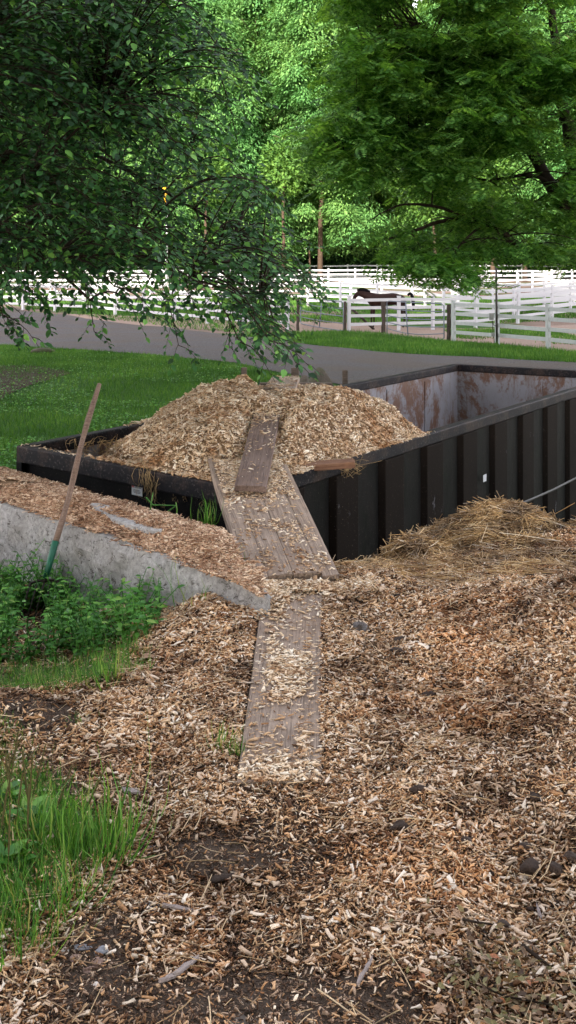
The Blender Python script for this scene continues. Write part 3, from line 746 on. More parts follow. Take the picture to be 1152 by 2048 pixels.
# spill over the rim near the corner and along the right and left rails
sp = []
for _ in range(5200):
    q = rnd.random()
    if q < .45: s = rnd.uniform(.2, 2.7)*rnd.random()**.2; c = Q0[1]+e*s-nn*abs(rnd.gauss(.04, .03)); zz = RIM+rnd.uniform(0, .02)*(1-s/4)
    elif q < .8: s = rnd.random()**1.5*1.5; c = Q0[1]-e1*s-n1*rnd.uniform(.02, .1); zz = RIM+rnd.uniform(0, .02)
    elif q < .9: s = rnd.uniform(1.2, 3.1); el = (C_-B).normalized(); c = Q0[0]+el*s+Vector((el.y, -el.x))*rnd.uniform(.0, .08); zz = RIM+rnd.uniform(0, .015)+.02*math.exp(-((s-1.7)/.25)**2)
    else: s = rnd.uniform(0, 2.3); c = Q0[0]+e1*s-n1*rnd.uniform(.02, .1); zz = RIM+rnd.uniform(0, .006); 
    if q >= .9 and rnd.random() < .7: continue
    sp.append((c.x, c.y, zz))
sp = np.array(sp); o = scatter_chips('rim_chips', sp, np.tile([0, 0, 1.], (len(sp), 1)), M['chips_fresh'], (.014, .04), tilt=.3); tag(o, 'chips and fibres spilled along the container rim', 'wood chips', kind='stuff')
# straw fibres hanging off the corner and dry stalks inside
P = []; dv = []
for (px, py, nst) in ((305, 960, 26), (318, 975, 16), (700, 935, 30), (690, 928, 20)):
    for _ in range(nst):
        if px < 500: p_, _d = on_front(px+rnd.gauss(0, 7), py+rnd.gauss(0, 10)); P.append(tuple(p_+Vector((n1.x, n1.y, 0))*(.055+rnd.uniform(0, .02)))); dv.append((rnd.gauss(0, .25), rnd.gauss(0, .1), -1))
        else:
            p_ = at(px+rnd.gauss(0, 18), py+rnd.gauss(0, 6), 7.25); P.append(tuple(p_)); dv.append((rnd.gauss(0, .8), rnd.gauss(0, .3), -.35))
P = np.array(P); dv = np.array(dv); o = strands('hanging_straw', P, dv, rng.uniform(.06, .2, len(P)), rng.uniform(.001, .002, len(P)), M['straw_one'], curve=.5); tag(o, 'dry fibres hanging over the rim around the container corner', 'straw', kind='stuff')
P = []; dv = []
for _ in range(60):
    a = at(rnd.uniform(140, 250), rnd.uniform(880, 905), 7.9); P.append((a.x, a.y, a.z)); dv.append((rnd.gauss(0, 1), rnd.gauss(0, .5), rnd.gauss(.4, .6)))
P = np.array(P); o = strands('dry_stalks', P, np.array(dv), rng.uniform(.05, .16, len(P)), np.full(len(P), .0016), M['straw_one'], curve=.6); tag(o, 'tangle of dry stalks inside the front left of the container', 'straw', kind='stuff')
# seed heads stuck to the front panel
mb = MB()
for (px, py) in ((209, 992), (261, 1010), (258, 1016), (230, 1000), (351, 965), (353, 998), (372, 996), (330, 1010), (344, 1025), (408, 1003), (215, 1005), (312, 1015)):
    p_, _d = on_front(px, py); p_ = p_+Vector((n1.x, n1.y, 0))*.006
    for _ in range(12):
        q = p_+Vector((rnd.gauss(0, .010), rnd.gauss(0, .002), rnd.gauss(0, .016))); mb.tube([q, q+Vector((rnd.gauss(0, .012), -.003, rnd.gauss(0, .014)))], .0016, 3)
o = mb.build('stuck_seed_heads', M['straw_one']); tag(o, 'small dry seed heads stuck to the black front panel', 'seed heads', kind='stuff')

# ------------------------------------------------------------------ concrete wall
WT = .12
def wall_top(x): return WT+.0*x-.035*sm(-.25, -.09, x)+.012*(fbm(x, x*0, .3, 71)-.5)
wd = Vector((-1, 1)).normalized()       # along the wall to the left
wn = Vector((-1, -1)).normalized()      # out of the front face
def wall_block(name, s0, s1, off=0.0):
    ns = int((s1-s0)/.035); nz = 18; nd = 12; V = []; Fa = []
    org = Vector((-.10, 4.58))
    def P(s, d, z): q = org+wd*s-wn*d; return (q.x, q.y, z)
    prof = [('f', k/nz) for k in range(nz+1)]+[('t', k/nd) for k in range(1, nd+1)]+[('b', k/4) for k in range(1, 5)]
    for i in range(ns+1):
        s = s0+(s1-s0)*i/ns; x = (org+wd*s).x; zt = float(wall_top(x)); th = min(.46, .02+max(0, s)*.45)
        for kind, u in prof:
            r1 = float(fbm(s, u*1.7, .09, 61+int(off*10)))-.5; r2 = float(fbm(s, u*1.7, .4, 67))-.5
            if kind == 'f':
                z = -.75+(zt+.75)*u; d = off+.05*r1+.02*r2+.03*max(0, u-.93)/.07*.6+(1-u)*-.02
                V.append(P(s, d, z+(.02*r1 if u > .95 else 0)))
            elif kind == 't': V.append(P(s, off+u*th+(.03*r1 if u > .95 else .02), zt+.018*r1-.012*r2))
            else: V.append(P(s, off+th, zt-(zt+1.3)*u))
    k = len(prof)
    for i in range(ns):
        for j in range(k-1): Fa.append((i*k+j, i*k+j+1, (i+1)*k+j+1, (i+1)*k+j))
    Fa.append(tuple(range(k))[::-1]); Fa.append(tuple(ns*k+j for j in range(k)))
    me = bpy.data.meshes.new(name); me.from_pydata(V, [], Fa); me.update(); return me
wl = empty('concrete_wall', (-1.5, 6, -.7), 'low rough grey concrete retaining wall with chip covered top beside the container', 'wall')
for (a, b, off) in ((0.0, 1.07, 0.0), (1.074, 6.5, .02)):
    o = link('wall_section', wall_block('wall_section', a, b, off), M['concrete']); o.parent = wl; o.matrix_parent_inverse = Matrix.Translation((1.5, -6, .7))
# chips on the wall top
org = Vector((-.10, 4.58))
n = 70000; s = rng.uniform(-.05, 3.4, n); d = rng.uniform(0.0, .56, n)
x = org.x+wd.x*s-wn.x*d; y = org.y+wd.y*s-wn.y*d
def wchip_h(x, y):
    s = (x-org.x)*wd.x+(y-org.y)*wd.y; d = -((x-org.x)*wn.x+(y-org.y)*wn.y)
    return wall_top(org.x+wd.x*s)+.045*np.exp(-((d-.30)/.16)**2)*sm(0, .2, s)+.03*fbm(x, y, .2, 77)*sm(.08, .2, d)
bare = np.maximum(sm(.10, .03, d)*sm(.35, .6, s), 0)
px, py = 576+F*x/y, HZ+F*(CAMZ-.14)/y
bare = np.maximum(bare, np.exp(-((px-160)/110)**2-((py-1068)/16)**2)*1.3)
bare = np.maximum(bare, 1.2*np.exp(-((px-40)/90)**2-((py-975)/10)**2))
bare = np.maximum(bare, 1.0*np.exp(-((px-20)/50)**2-((py-1018)/12)**2))
k = rng.random(n) > bare+.5*(fbm(x, y, .12, 79)-.6); k &= (d < .5) | (rng.random(n) < .3)
k &= x < np.where(y > 4.95, -.255-.193*(y-5.05), -.17)+rng.normal(0, .010, n)+.05*(y < 4.85)
x = x[k]; y = y[k]
P = np.stack([x, y, wchip_h(x, y)+rng.uniform(0, .012, len(x))], -1)
cb = link('wall_mulch', None or mesh_np('wall_mulch', np.array([(org.x+wd.x*s_-wn.x*d_, org.y+wd.y*s_-wn.y*d_, float(wchip_h(np.float64(org.x+wd.x*s_-wn.x*d_), np.float64(org.y+wd.y*s_-wn.y*d_)))-.006) for s_ in np.linspace(.30, 3.4, 80) for d_ in np.linspace(.10, .47, 14)]),
     np.array([(i*14+j, i*14+j+1, (i+1)*14+j+1, (i+1)*14+j) for i in range(79) for j in range(13) if (lambda s_, d_: org.x+wd.x*s_-wn.x*d_ < -.32-.193*max(0, org.y+wd.y*s_-wn.y*d_-5.3))(.30+3.1*i/79, .10+.37*j/13)])), m.m, smooth=True)
tag(cb, 'matted layer of small chips on the concrete wall top', 'mulch', kind='stuff')
o = scatter_chips('wall_chips', P, np.tile([0, 0, 1.], (len(P), 1)), M['chips_red'], (.010, .03), tilt=.3); tag(o, 'orange tan chips lying along the concrete wall top', 'wood chips', kind='stuff')
# loose slab on top of the wall
def slab(name, pts, z0, z1, mat, label, cat, seed=0, bev=.01):
    rr = random.Random(seed); V = []; 
    out = []
    for i in range(len(pts)):
        a = Vector(pts[i]); b = Vector(pts[(i+1) % len(pts)])
        for k in range(4): out.append(a.lerp(b, k/4)+Vector((rr.uniform(-.005, .005), rr.uniform(-.005, .005))))
    c = sum(out, Vector((0, 0)))/len(out); n = len(out)
    V = [(p.x-c.x, p.y-c.y, 0) for p in out]+[(p.x-c.x, p.y-c.y, z1-z0+rr.uniform(-.003, .003)) for p in out]
    Fa = [tuple(range(n))[::-1], tuple(range(n, 2*n))]+[(i, (i+1) % n, n+(i+1) % n, n+i) for i in range(n)]
    me = bpy.data.meshes.new(name); me.from_pydata(V, [], Fa); me.update(); o = link(name, me, mat); o.location = (c.x, c.y, z0)
    b = o.modifiers.new('bevel', 'BEVEL'); b.width = bev; b.segments = 2
    return tag(o, label, cat)
zt = .182
def sp2(px, py, z): Y = (CAMZ-z)*F/(py-HZ); return ((px-576)/F*Y, Y)
slab('concrete_slab', [sp2(176, 1008, zt), sp2(205, 1006, zt), sp2(262, 1026, zt), sp2(330, 1050, zt), sp2(322, 1061, zt), sp2(290, 1058, zt), sp2(225, 1036, zt)][::-1], .12, zt, M['concrete'], 'wedge shaped concrete slab lying in the chips on the wall top', 'slab', 4)

# rubble lumps
def lump(name, c, r, mat, label, cat, seed=0, sub=3, amp=.35, group=None, flat=1.0):
    import bmesh
    bm = bmesh.new(); bmesh.ops.create_icosphere(bm, subdivisions=sub, radius=1)
    rs_ = np.random.default_rng(seed); K = rs_.normal(0, 1, (6, 3)); ph = rs_.uniform(0, 6, 6)
    pl = norm(rs_.normal(0, 1, (9, 3))); pd = rs_.uniform(.62, .95, 9)
    for v in bm.verts:
        p = np.array(v.co); f = 1+amp*.25*sum(math.sin(float(K[i]@p)*2.2+ph[i]) for i in range(6))/2
        dd_ = pl@p; ov = np.max(dd_-pd); 
        if ov > 0: f *= 1-ov*.8
        v.co = Vector(p*f)
        v.co.x *= r[0]; v.co.y *= r[1]; v.co.z *= r[2]
    me = bpy.data.meshes.new(name); bm.to_mesh(me); bm.free()
    o = link(name, me, mat, smooth=True); o.location = c; o.rotation_euler = (0, 0, rs_.uniform(-.6, .6)); return tag(o, label, cat, group)
def gpt(px, py, dz=0): # on near ground under a photo pixel
    z = 0
    for _ in range(4): x_, y_ = sp2(px, py, z); z = gz(x_, y_)
    return Vector((x_, y_, z+dz))
p = Vector((-.94, 5.20, -.27)); lump('rubble_lump', p, (.13, .10, .12), M['concrete'], 'rough concrete lump topped with chips at the wall base', 'rubble', 5, amp=.5)
n = 900; a = rng.uniform(0, 6.28, n); rr_ = rng.random(n)**.5*.11; P = np.stack([p.x+.05+rr_*np.cos(a), p.y+rr_*np.sin(a)*.7, p.z+.115-.6*(rr_/.12)**2*.08+rng.uniform(0, .01, n)], -1)
o = scatter_chips('rubble_chips', P, np.tile([0, 0, 1.], (n, 1)), M['chips_fresh'], (.01, .03), tilt=.5); tag(o, 'small pile of chips on the rubble lump', 'wood chips', kind='stuff')
lump('concrete_block', gpt(722, 1262, -.035), (.075, .06, .065), M['concrete_dirty'], 'broken grey concrete block in a hollow of the mulch', 'rubble', 8, amp=.6)
lump('pale_stone', gpt(787, 1240, -.012), (.032, .03, .028), M['concrete_dirty'], 'small pale grey stone half buried above the broken concrete block', 'stone', 9)
lump('pale_stone', gpt(765, 1262, -.005), (.02, .02, .018), M['stone_pale'], 'tiny pale pebble right beside the broken concrete block', 'stone', 10)
# stones in the foreground
stones = [(333, 1798, .028, .02, .018, 'stone_dark', 'charcoal grey stone lying in the mulch at the lower left'), (305, 1815, .022, .018, .009, 'stone_grey', 'flat grey stone touching the charcoal stone'),
 (202, 1905, .022, .018, .013, 'stone_grey', 'blue grey stone on bare soil near the bottom left'), (165, 1895, .030, .012, .006, 'stone_grey', 'thin flat grey stone beside the blue grey stone'),
 (196, 1925, .018, .015, .010, 'stone_pink', 'pinkish stone just below the blue grey stone'), (152, 1918, .018, .014, .008, 'stone_pink', 'flat brownish pink stone left of the pinkish stone'),
 (130, 1905, .012, .010, .009, 'stone_pale', 'white pebble at the edge of the bare soil'), (178, 1941, .015, .010, .009, 'stone_pink', 'reddish pebble in the lower left soil'),
 (450, 1762, .040, .03, .022, 'clod', 'dark brown clod at the edge of the bare dip'), (425, 1845, .020, .016, .014, 'stone_pink', 'small brown pebble in the straw under the dip'),
 (442, 1828, .016, .014, .012, 'stone_pale', 'round cream pebble beside the brown pebble'), (190, 1970, .011, .01, .008, 'stone_pale', 'small white pebble lowest in the soil'),
 (405, 1888, .010, .009, .008, 'stone_grey', 'tiny grey pebble in the dark soil'), (205, 1740, .014, .01, .008, 'stone_grey', 'grey pebble in front of the tall grass tuft'),
 (18, 1810, .009, .008, .007, 'stone_pale', 'white pebble beside the left grass'), (305, 1700, .016, .012, .01, 'stone_dark', 'dark pebble right of the tall grass tuft')]
for i, (px, py, a, b, c, mt, lb) in enumerate(stones): lump('stone', gpt(px, py, c*.1), (a*.85, b*.85, c*.85), M[mt], lb, 'stone', 100+i, 3, .7)
clods = [(800, 1662, .030, .022, .020, 'dark glossy manure ball alone in the mulch right of the path'), (1062, 1748, .032, .026, .022, 'brown manure clod near the right edge, left one of a close pair'),
 (1112, 1745, .022, .02, .022, 'black manure clod near the right edge, right one of a close pair'), (932, 1688, .022, .014, .014, 'black angular clod beside a white curled chip'),
 (1142, 1725, .022, .02, .02, 'black clod cut by the right edge of the picture'), (1052, 1700, .018, .016, .014, 'dark clod above the close pair of manure clods'),
 (985, 1720, .02, .015, .012, 'low brown clod between chips at the lower right'), (1066, 1590, .028, .022, .014, 'dark clod on the bright chips at the right'),
 (800, 1285, .045, .03, .016, 'dark clod beside the hollow with the concrete block'), (620, 1368, .02, .02, .01, 'crumbly clod at the right edge of the long plank'),
 (748, 1368, .030, .02, .014, 'dark clod in the chips right of the long plank'), (795, 1308, .035, .025, .015, 'brown crumbling clod below the concrete hollow'),
 (860, 1395, .03, .025, .015, 'dark clod in the middle of the right mulch slope'), (850, 1585, .04, .02, .014, 'dark wet clod on the lower right slope'), (400, 1325, .025, .02, .012, 'black scrap of bark left of the long plank'),
 (1000, 1860, .03, .022, .015, 'crumbled dark clod near the twig at the lower right')]
for i, (px, py, a, b, c, lb) in enumerate(clods): lump('manure_clod', gpt(px, py, c*.5), (a, b, c), M['clod'], lb, 'clod', 150+i, 3, .5)
# splinters of grey wood
def splinter(px, py, L, w, ang, label, seed):
    rr = random.Random(seed); p = gpt(px, py, .012); V = []; 
    n = 7
    for i in range(n):
        t = i/(n-1); ww = w*math.sin(math.pi*min(1, .12+t*.85))*rr.uniform(.6, 1.1); off = rr.uniform(-.15, .15)*w
        for (yy, zz) in ((-ww/2+off, 0), (ww/2+off, 0), (ww/2+off, .006), (off, .010), (-ww/2+off, .006)): V.append((t*L-L/2, yy, zz))
    Fa = [(i*5+j, i*5+(j+1) % 5, (i+1)*5+(j+1) % 5, (i+1)*5+j) for i in range(n-1) for j in range(5)]+[(4, 3, 2, 1, 0), tuple((n-1)*5+j for j in range(5))]
    me = bpy.data.meshes.new('wood_splinter'); me.from_pydata(V, [], Fa); me.update(); o = link('wood_splinter', me, M['bark_chip']); o.location = p; o.rotation_euler = (rr.uniform(-.1, .1), rr.uniform(-.15, .15), ang)
    tag(o, label, 'splinter')
splinter(372, 1945, .085, .015, .95, 'long split grey splinter in the dark soil near the bottom', 1)
splinter(345, 1965, .075, .012, .8, 'second grey splinter just under the long split one', 2)
splinter(262, 1592, .07, .03, -.55, 'broad pale grey bark piece at the tip of the tall grass', 3)
splinter(355, 1828, .08, .014, -.1, 'thin grey stick beside the charcoal stone', 4)
splinter(730, 1955, .10, .010, 1.15, 'whitish weathered stick in the straw at the bottom', 5)
splinter(1078, 1835, .07, .010, 1.5, 'dark upright splinter in the lower right chips', 6)
slab('flat_stone', [sp2(440, 2050, .0), sp2(480, 2030, .0), sp2(600, 2026, .0), sp2(630, 2040, .0), sp2(620, 2085, .0), sp2(450, 2090, .0)][::-1], -.02, .004, pebble_mat('dusty_stone', (.10, .085, .07), (.20, .17, .145)), 'dusty flat stone cut by the bottom edge of the picture', 'stone', 9, .012)
# dry leaves
def dry_leaf(px, py, s, ang, label, seed):
    rr = random.Random(seed); p = gpt(px, py, .02); V = [(0, 0, 0)]; n = 15
    for i in range(n):
        a = 2*math.pi*i/n; r_ = s*(.55+.35*abs(math.sin(a*2.5+seed))+rr.uniform(-.05, .05))*(1 if i % 2 else .85)
        V.append((math.cos(a)*r_*1.2, math.sin(a)*r_*.75, rr.uniform(-.1, .22)*s))
    V2 = [(x, y, z-.0008) for x, y, z in V]; N = len(V)
    Fa = [(0, 1+i, 1+(i+1) % n) for i in range(n)]+[(N, N+1+(i+1) % n, N+1+i) for i in range(n)]+[(1+i, N+1+i, N+1+(i+1) % n, 1+(i+1) % n) for i in range(n)]
    me = bpy.data.meshes.new('dry_leaf'); me.from_pydata(V+V2, [], Fa); me.update(); o = link('dry_leaf', me, M['dryleaf']); o.location = p; o.rotation_euler = (rr.uniform(-.2, .2), rr.uniform(-.2, .2), ang); tag(o, label, 'leaf')
for i, (px, py, s, ang, lb) in enumerate([(872, 1880, .030, .2, 'crumpled tan dry leaf above the bottom right debris'), (880, 2035, .022, 1.2, 'rounded tan dry leaf cut by the bottom edge'), (915, 1845, .02, 2, 'small curled dry leaf beside the crumpled one'),
        (300, 1318, .05, .5, 'pale brown dry leaf under the weeds'), (76, 1345, .05, 1, 'orange dry leaf below the weeds at far left'), (1005, 1680, .016, .4, 'thin curled leaf beside the black angular clod'),
        (540, 1270, .03, .4, 'tan dry leaf on the long plank')]): dry_leaf(px, py, s, ang, lb, 200+i)
# twigs at the bottom right
for k, (pts, r_, lb) in enumerate([([(930, 1912), (945, 1960), (975, 1995), (1010, 2020), (1110, 2030)], .0035, 'reddish brown curved twig over the green debris at the bottom'),
        ([(925, 1855), (955, 1870), (1015, 1868)], .003, 'grey twig lying level above the green debris'), ([(1045, 1908), (1075, 1940), (1100, 1950)], .0045, 'dark knobbly twig right of the curved twig'),
        ([(1052, 1160), (1100, 1166), (1152, 1163)], .014, 'dark stick lying at the foot of the straw pile')]):
    mb = MB(); mb.tube([gpt(a, b, .02+.01*(i % 2)) for i, (a, b) in enumerate(pts)], [r_, r_*.9]+[r_*.6]*(len(pts)-2), 6); o = mb.build('twig', M['bark'], smooth=True); tag(o, lb, 'twig')
# green and brown leafy debris, bottom right
n = 520; cx, cy = g_pt(1030, 1990); P = []; 
x = rng.normal(cx, .10, n); y = rng.normal(cy, .085, n); P = np.stack([x, y, ground(x, y)+rng.uniform(.008, .04, n)], -1)
mm = leaf_mat('debris_leaf', [(0, (.05, .03, .02)), (.35, (.20, .13, .08)), (.6, (.14, .13, .06)), (.85, (.24, .22, .11)), (1, (.38, .15, .08))], .6, .3, .2)
o = leaves('leaf_debris', P, rng.normal(0, 1, (n, 3))*[1, 1, .3], norm(rng.normal(0, .5, (n, 3))+[0, 0, 1]), rng.uniform(.008, .024, n), mm); tag(o, 'wilted green and red leaf scraps at the bottom right', 'leaf litter', kind='stuff')

# ------------------------------------------------------------------ straw pile
def spile(x, y):
    z = -.62+.68*np.exp(-(((x-1.38)/.76)**2+((y-6.45)/.55)**2))**.8
    z = np.maximum(z, -.62+.66*np.exp(-(((x-2.2)/.8)**2+((y-6.4)/.6)**2)))
    z = np.maximum(z, -.62+.62*np.exp(-(((x-.80)/.5)**2+((y-5.85)/.45)**2))); z = np.maximum(z, -.62+.60*np.exp(-(((x-1.45)/.7)**2+((y-5.85)/.4)**2)))
    return z+.09*(fbm(x, y, .34, 91)-.5)*2+.04*(fbm(x, y, .12, 92)-.5)*2
xs = np.linspace(.2, 2.8, 80); ys = np.linspace(5.2, 7.4, 70)
m = Mat('straw_base', .95, .1); a = m.noise(60, m.coord('Object', (1, .3, 1)), 6, .8); m.col(m.mix(a, (.05, .032, .018), (.30, .21, .11))).bump(a, 1, .03)
pile = link('straw_pile', grid_mesh('straw_pile', xs, ys, lambda x, y: spile(x, y)-.02), m.m, smooth=True); tag(pile, 'heap of yellow brown straw against the black container side', 'straw pile')
n = 26000; x = rng.normal(1.4, .72, n); x = np.where((x < .3) | (x > 2.7), rng.uniform(.6, 2.5, n), x); y = rng.normal(6.1, .42, n).clip(5.3, 7.2)
zp = spile(x, y); k = zp > -.5; k &= zp > ground(x, y)-.06; x = x[k]; y = y[k]; zp = zp[k]; n = len(x)
N = normals(x, y, spile, .05); t = rng.normal(0, 1, (n, 3))*[1, .6, .25]; t = t-N*(np.sum(t*N, -1)*np.where(rng.random(n) < .12, .3, .88))[:, None]
o = strands('loose_straws', np.stack([x, y, zp+rng.uniform(-.01, .03, n)], -1), t, np.exp(rng.normal(math.log(.16), .4, n)).clip(.05, .36), rng.uniform(.0011, .0028, n), M['straw'], pile, .10, 3); o['kind'] = 'stuff'
# thin spread of straw over the mulch around it
n = 2200; x = rng.normal(1.2, .5, n).clip(.25, 1.75); y = rng.normal(5.35, .2, n)
o = strands('straw_fringe', np.stack([x, y, ground(x, y)+rng.uniform(.01, .03, n)], -1), rng.normal(0, 1, (n, 3))*[1, .8, .12], rng.uniform(.05, .2, n), rng.uniform(.0009, .002, n), M['straw'], None, .08); tag(o, 'thin fringe of straw where the pile meets the mulch', 'straw', kind='stuff')
# cable
mb = MB(); pts = [at(1012, 1019, 6.5), at(1060, 1000, 6.75), at(1110, 978, 7.1), at(1160, 952, 7.5), at(1260, 905, 8.2), at(1330, 880, 9.0)]
pts = [at(1000, 1030, 6.42)]+pts; mb.tube(pts, .009, 8); o = mb.build('cable', M['cable'], smooth=True); tag(o, 'black cable running from the straw pile up to the right', 'cable')
# end of the cable is fixed to a stake outside the frame

# ------------------------------------------------------------------ pitchfork
fk = empty('pitchfork', (-1.376, 5.55, -.22), 'old fork with brown wooden handle and green socket leaning on the concrete wall', 'pitchfork')
fb = Vector((-1.376, 5.55, -.22)); ft = Vector((-1.163, 6.15, .90)); fd = (ft-fb); Lf = fd.length; fd.normalize()
def fpl(o): o.parent = fk; o.matrix_parent_inverse = Matrix.Translation(-fb); return o
hs = fb+fd*.30
mb = MB(); pts = [hs+fd*(Lf-.30)*i/14+Vector((.006*math.sin(i*.5), 0, 0)) for i in range(15)]
mb.tube([p-hs for p in pts], [.0165+.0018*math.sin(i*1.3) for i in range(14)]+[.013], 12)
o = mb.build('handle', M['handle'], smooth=True); o.location = hs; fpl(o)
mb = MB(); mb.tube([fb+fd*.105, fb+fd*.2, fb+fd*.315], [.0155, .0185, .0205], 12); fpl(mb.build('green_socket', M['green_paint'], smooth=True))
side = Vector((1, .25, 0)).normalized(); outv = side.cross(fd).normalized()
if outv.y > 0: outv = -outv
neck = fb+fd*.105
mb = MB(); mb.tube([neck+fd*.01, neck-fd*.02], [.012, .012], 8); 
mb.tube([neck-side*.075-fd*.02, neck-side*.04-fd*.008, neck-fd*.012, neck+side*.04-fd*.008, neck+side*.075-fd*.02], .0075, 8); fpl(mb.build('cross_bar', M['iron'], smooth=True))
for i in range(5):
    o_ = (i-2)*.0375; mb = MB(); st_ = neck+side*o_-fd*.015
    pts = [st_, st_+outv*.02-fd*.04, st_+outv*.035-fd*.11, st_+outv*.03-fd*.18, st_+outv*.012-fd*.235]
    mb.tube(pts, [.0055, .005, .0045, .004, .0015], 6); fpl(mb.build('tine', M['iron'], smooth=True))

# ------------------------------------------------------------------ weeds and grasses near
def weed_field(n, xf, name, label, hmul=1.0):
    P = []; dd_ = []; nn_ = []; S = []; stems = MB()
    for _ in range(n):
        x, y = xf(); z = gz(x, y); h = rnd.uniform(.10, .24)*hmul; lx, ly = rnd.gauss(0, .35), rnd.gauss(-.1, .35)
        top = Vector((x+lx*h, y+ly*h, z+h)); b = Vector((x, y, z))
        stems.tube([b, b.lerp(top, .5)+Vector((0, 0, .02)), top], [.003, .0025, .002], 4, False)
        nl = rnd.randint(6, 10)
        for i in range(nl):
            t = (i+1)/nl; p = b.lerp(top, t); a = i*2.4+rnd.uniform(-.4, .4); up = .15+.5*t*rnd.random()
            P.append(tuple(p)); dd_.append((math.cos(a), math.sin(a), up-.25)); nn_.append((rnd.gauss(0, .3), rnd.gauss(-.1, .3), 1)); S.append(rnd.uniform(.022, .07)*(1-.25*t))
    o = empty(name, (P[0][0], P[0][1], P[0][2])); 
    o = leaves(name, np.array(P), np.array(dd_), np.array(nn_), np.array(S), M['weed'], None, .85); tag(o, label, 'weeds', kind='stuff')
    s = stems.build('stems', M['weed'], o)
    return o
for e_ in [q for q in bpy.data.objects if q.type == 'EMPTY' and q.name.startswith('weed')]: pass
def wf1():
    while True:
        x = rnd.uniform(-1.75, -.6); y = rnd.uniform(4.55, 5.95)
        if y < wall_y(x)-.07 and not (abs(x+.255*y+.01) < .085 and 4.85 < y < 5.62) and (y > 4.62+.30*(x+.6)*-1 -.1) and (x < -.72 or y < 5.05): return x, y
_we = []
def weed_field2(*a, **k):
    o = weed_field(*a, **k)
    return o
# (weed_field makes an unused empty; build without it)
def _noempty(name, *a, **k): return None
_real_empty = empty
empty = _noempty
weed_field2(420, wf1, 'leafy_weeds', 'mass of low leafy green weeds in front of the concrete wall')
def wf2(): return (rnd.choice([rnd.gauss(-1.68, .12), rnd.gauss(-1.36, .1)]), rnd.uniform(5.64, 5.78))
weed_field2(70, wf2, 'tall_weeds', 'taller leafy weeds around the fork tines', hmul=1.25)
empty = _real_empty
def grass_patch(name, n, ptf, h, w, label, lean=.5, mat='grass', droop=1.3, cat='grass', kind='stuff', outward=None):
    P = np.array([ptf() for _ in range(n)]); z = ground(P[:, 0], P[:, 1]); Q = np.stack([P[:, 0], P[:, 1], z-.004], -1)
    dirs = None
    if outward is not None:
        c, k = outward; v = np.stack([P[:, 0]-c[0], P[:, 1]-c[1], np.zeros(n)], -1); dirs = v*k
    o = blades(name, Q, h, w, M[mat], lean, None, droop, dirs); tag(o, label, cat, kind=kind); return o
def inpx(x0, x1, y0, y1):
    def f():
        return g_pt(rnd.uniform(x0, x1), rnd.uniform(y0, y1))
    return f
def edgepx(xmaxf, y0, y1, soft=25):
    def f():
        while True:
            py = rnd.uniform(y0, y1)
            # uniform on the ground rather than in the picture
            if rnd.random() > ((y1-540)/(py-540))**0*1: continue
            px = rnd.uniform(-60, 300)
            if px < xmaxf(py)+rnd.gauss(0, soft): return g_pt(px, py)
    return f
def xm(py): return float(np.interp(py, [1240, 1330, 1380, 1400, 1440, 1500, 1560, 1620, 1680, 1740, 1800, 1860, 1900, 1950], [330, 260, 60, -10, 20, 60, 110, 175, 185, 110, 60, 45, 0, -40]))
grass_patch('foreground_grass', 9000, edgepx(xm, 1430, 1950), 0.032, .0050, 'bright green tufted grass along the lower left edge', 1.3)
grass_patch('weed_grass', 3000, edgepx(xm, 1240, 1360, 40), .06, .004, 'fine grass growing among the weeds by the wall', 1.1)
def tuft(name, px, py, n, h, w, label, spread=.03, k=6, lean=.35, droop=1.4):
    c = g_pt(px, py); pts = lambda: (rnd.gauss(c[0], spread), rnd.gauss(c[1], spread))
    return grass_patch(name, n, pts, h, w, label, lean, 'grass', droop, 'grass tuft', 'thing', (c, k))
tuft('grass_tuft', 190, 1700, 260, .125, .0070, 'tall arching grass tuft spilling over the bare soil', .045, 12, .75, 2.3)
tuft('grass_tuft', 120, 1665, 160, .10, .0065, 'dense grass tuft left of the tall arching one', .05, 9, .8, 2.2)
tuft('grass_tuft', 120, 1790, 110, .12, .005, 'flattened pale grass tuft below the tall arching one', .04, 6, .8)
tuft('grass_tuft', 30, 1870, 120, .12, .005, 'grass tuft lowest at the left edge of the picture', .05, 5, .6)
tuft('grass_tuft', 218, 1350, 80, .10, .005, 'spiky grass tuft at the edge of the weeds', .03, 8, .7)
tuft('grass_tuft', 440, 1495, 34, .075, .004, 'small grass tuft left of the long plank', .016, 12, .5)
tuft('grass_tuft', 472, 1515, 20, .06, .0035, 'tiny grass tuft touching the long plank', .01, 12, .5)
tuft('grass_tuft', 160, 1432, 40, .03, .004, 'tiny sprout in the dark soil patch', .02, 8, .8)
# wall and container weeds
def tuft_at(p, n, h, w, label, spread=.015, lean=.3, mat='grass', droop=1.6):
    P = np.array([(p.x+rnd.gauss(0, spread), p.y+rnd.gauss(0, spread), p.z) for _ in range(n)])
    o = blades('grass_tuft', P, np.array([h*rnd.uniform(.5, 1.15) for _ in range(n)]), w, M[mat], lean, None, droop); tag(o, label, 'grass tuft'); return o
tuft_at(at(407, 1062, 5.85), 34, .20, .009, 'bright green grass clump between the wall and the container', .03, .35)
tuft_at(at(465, 1140, 5.25), 26, .12, .006, 'small grass clump at the left foot of the ramp', .03, .4)
tuft_at(at(392, 1222, 4.75), 7, .20, .005, 'few tall grass blades standing against the wall near its end', .03, .18)
tuft_at(at(355, 1215, 4.85), 5, .24, .005, 'pair of thin tall blades against the lower wall', .03, .25)
mb = MB(); 
for pts in ([(298, 1048), (302, 1010), (306, 985)], [(292, 995), (306, 1010), (352, 1011)], [(318, 1036), (340, 1020), (353, 1010)], [(352, 1044), (354, 1020), (352, 1005)]):
    mb.tube([at(a, b, 6.0) for a, b in pts], [.005, .0045, .003], 5)
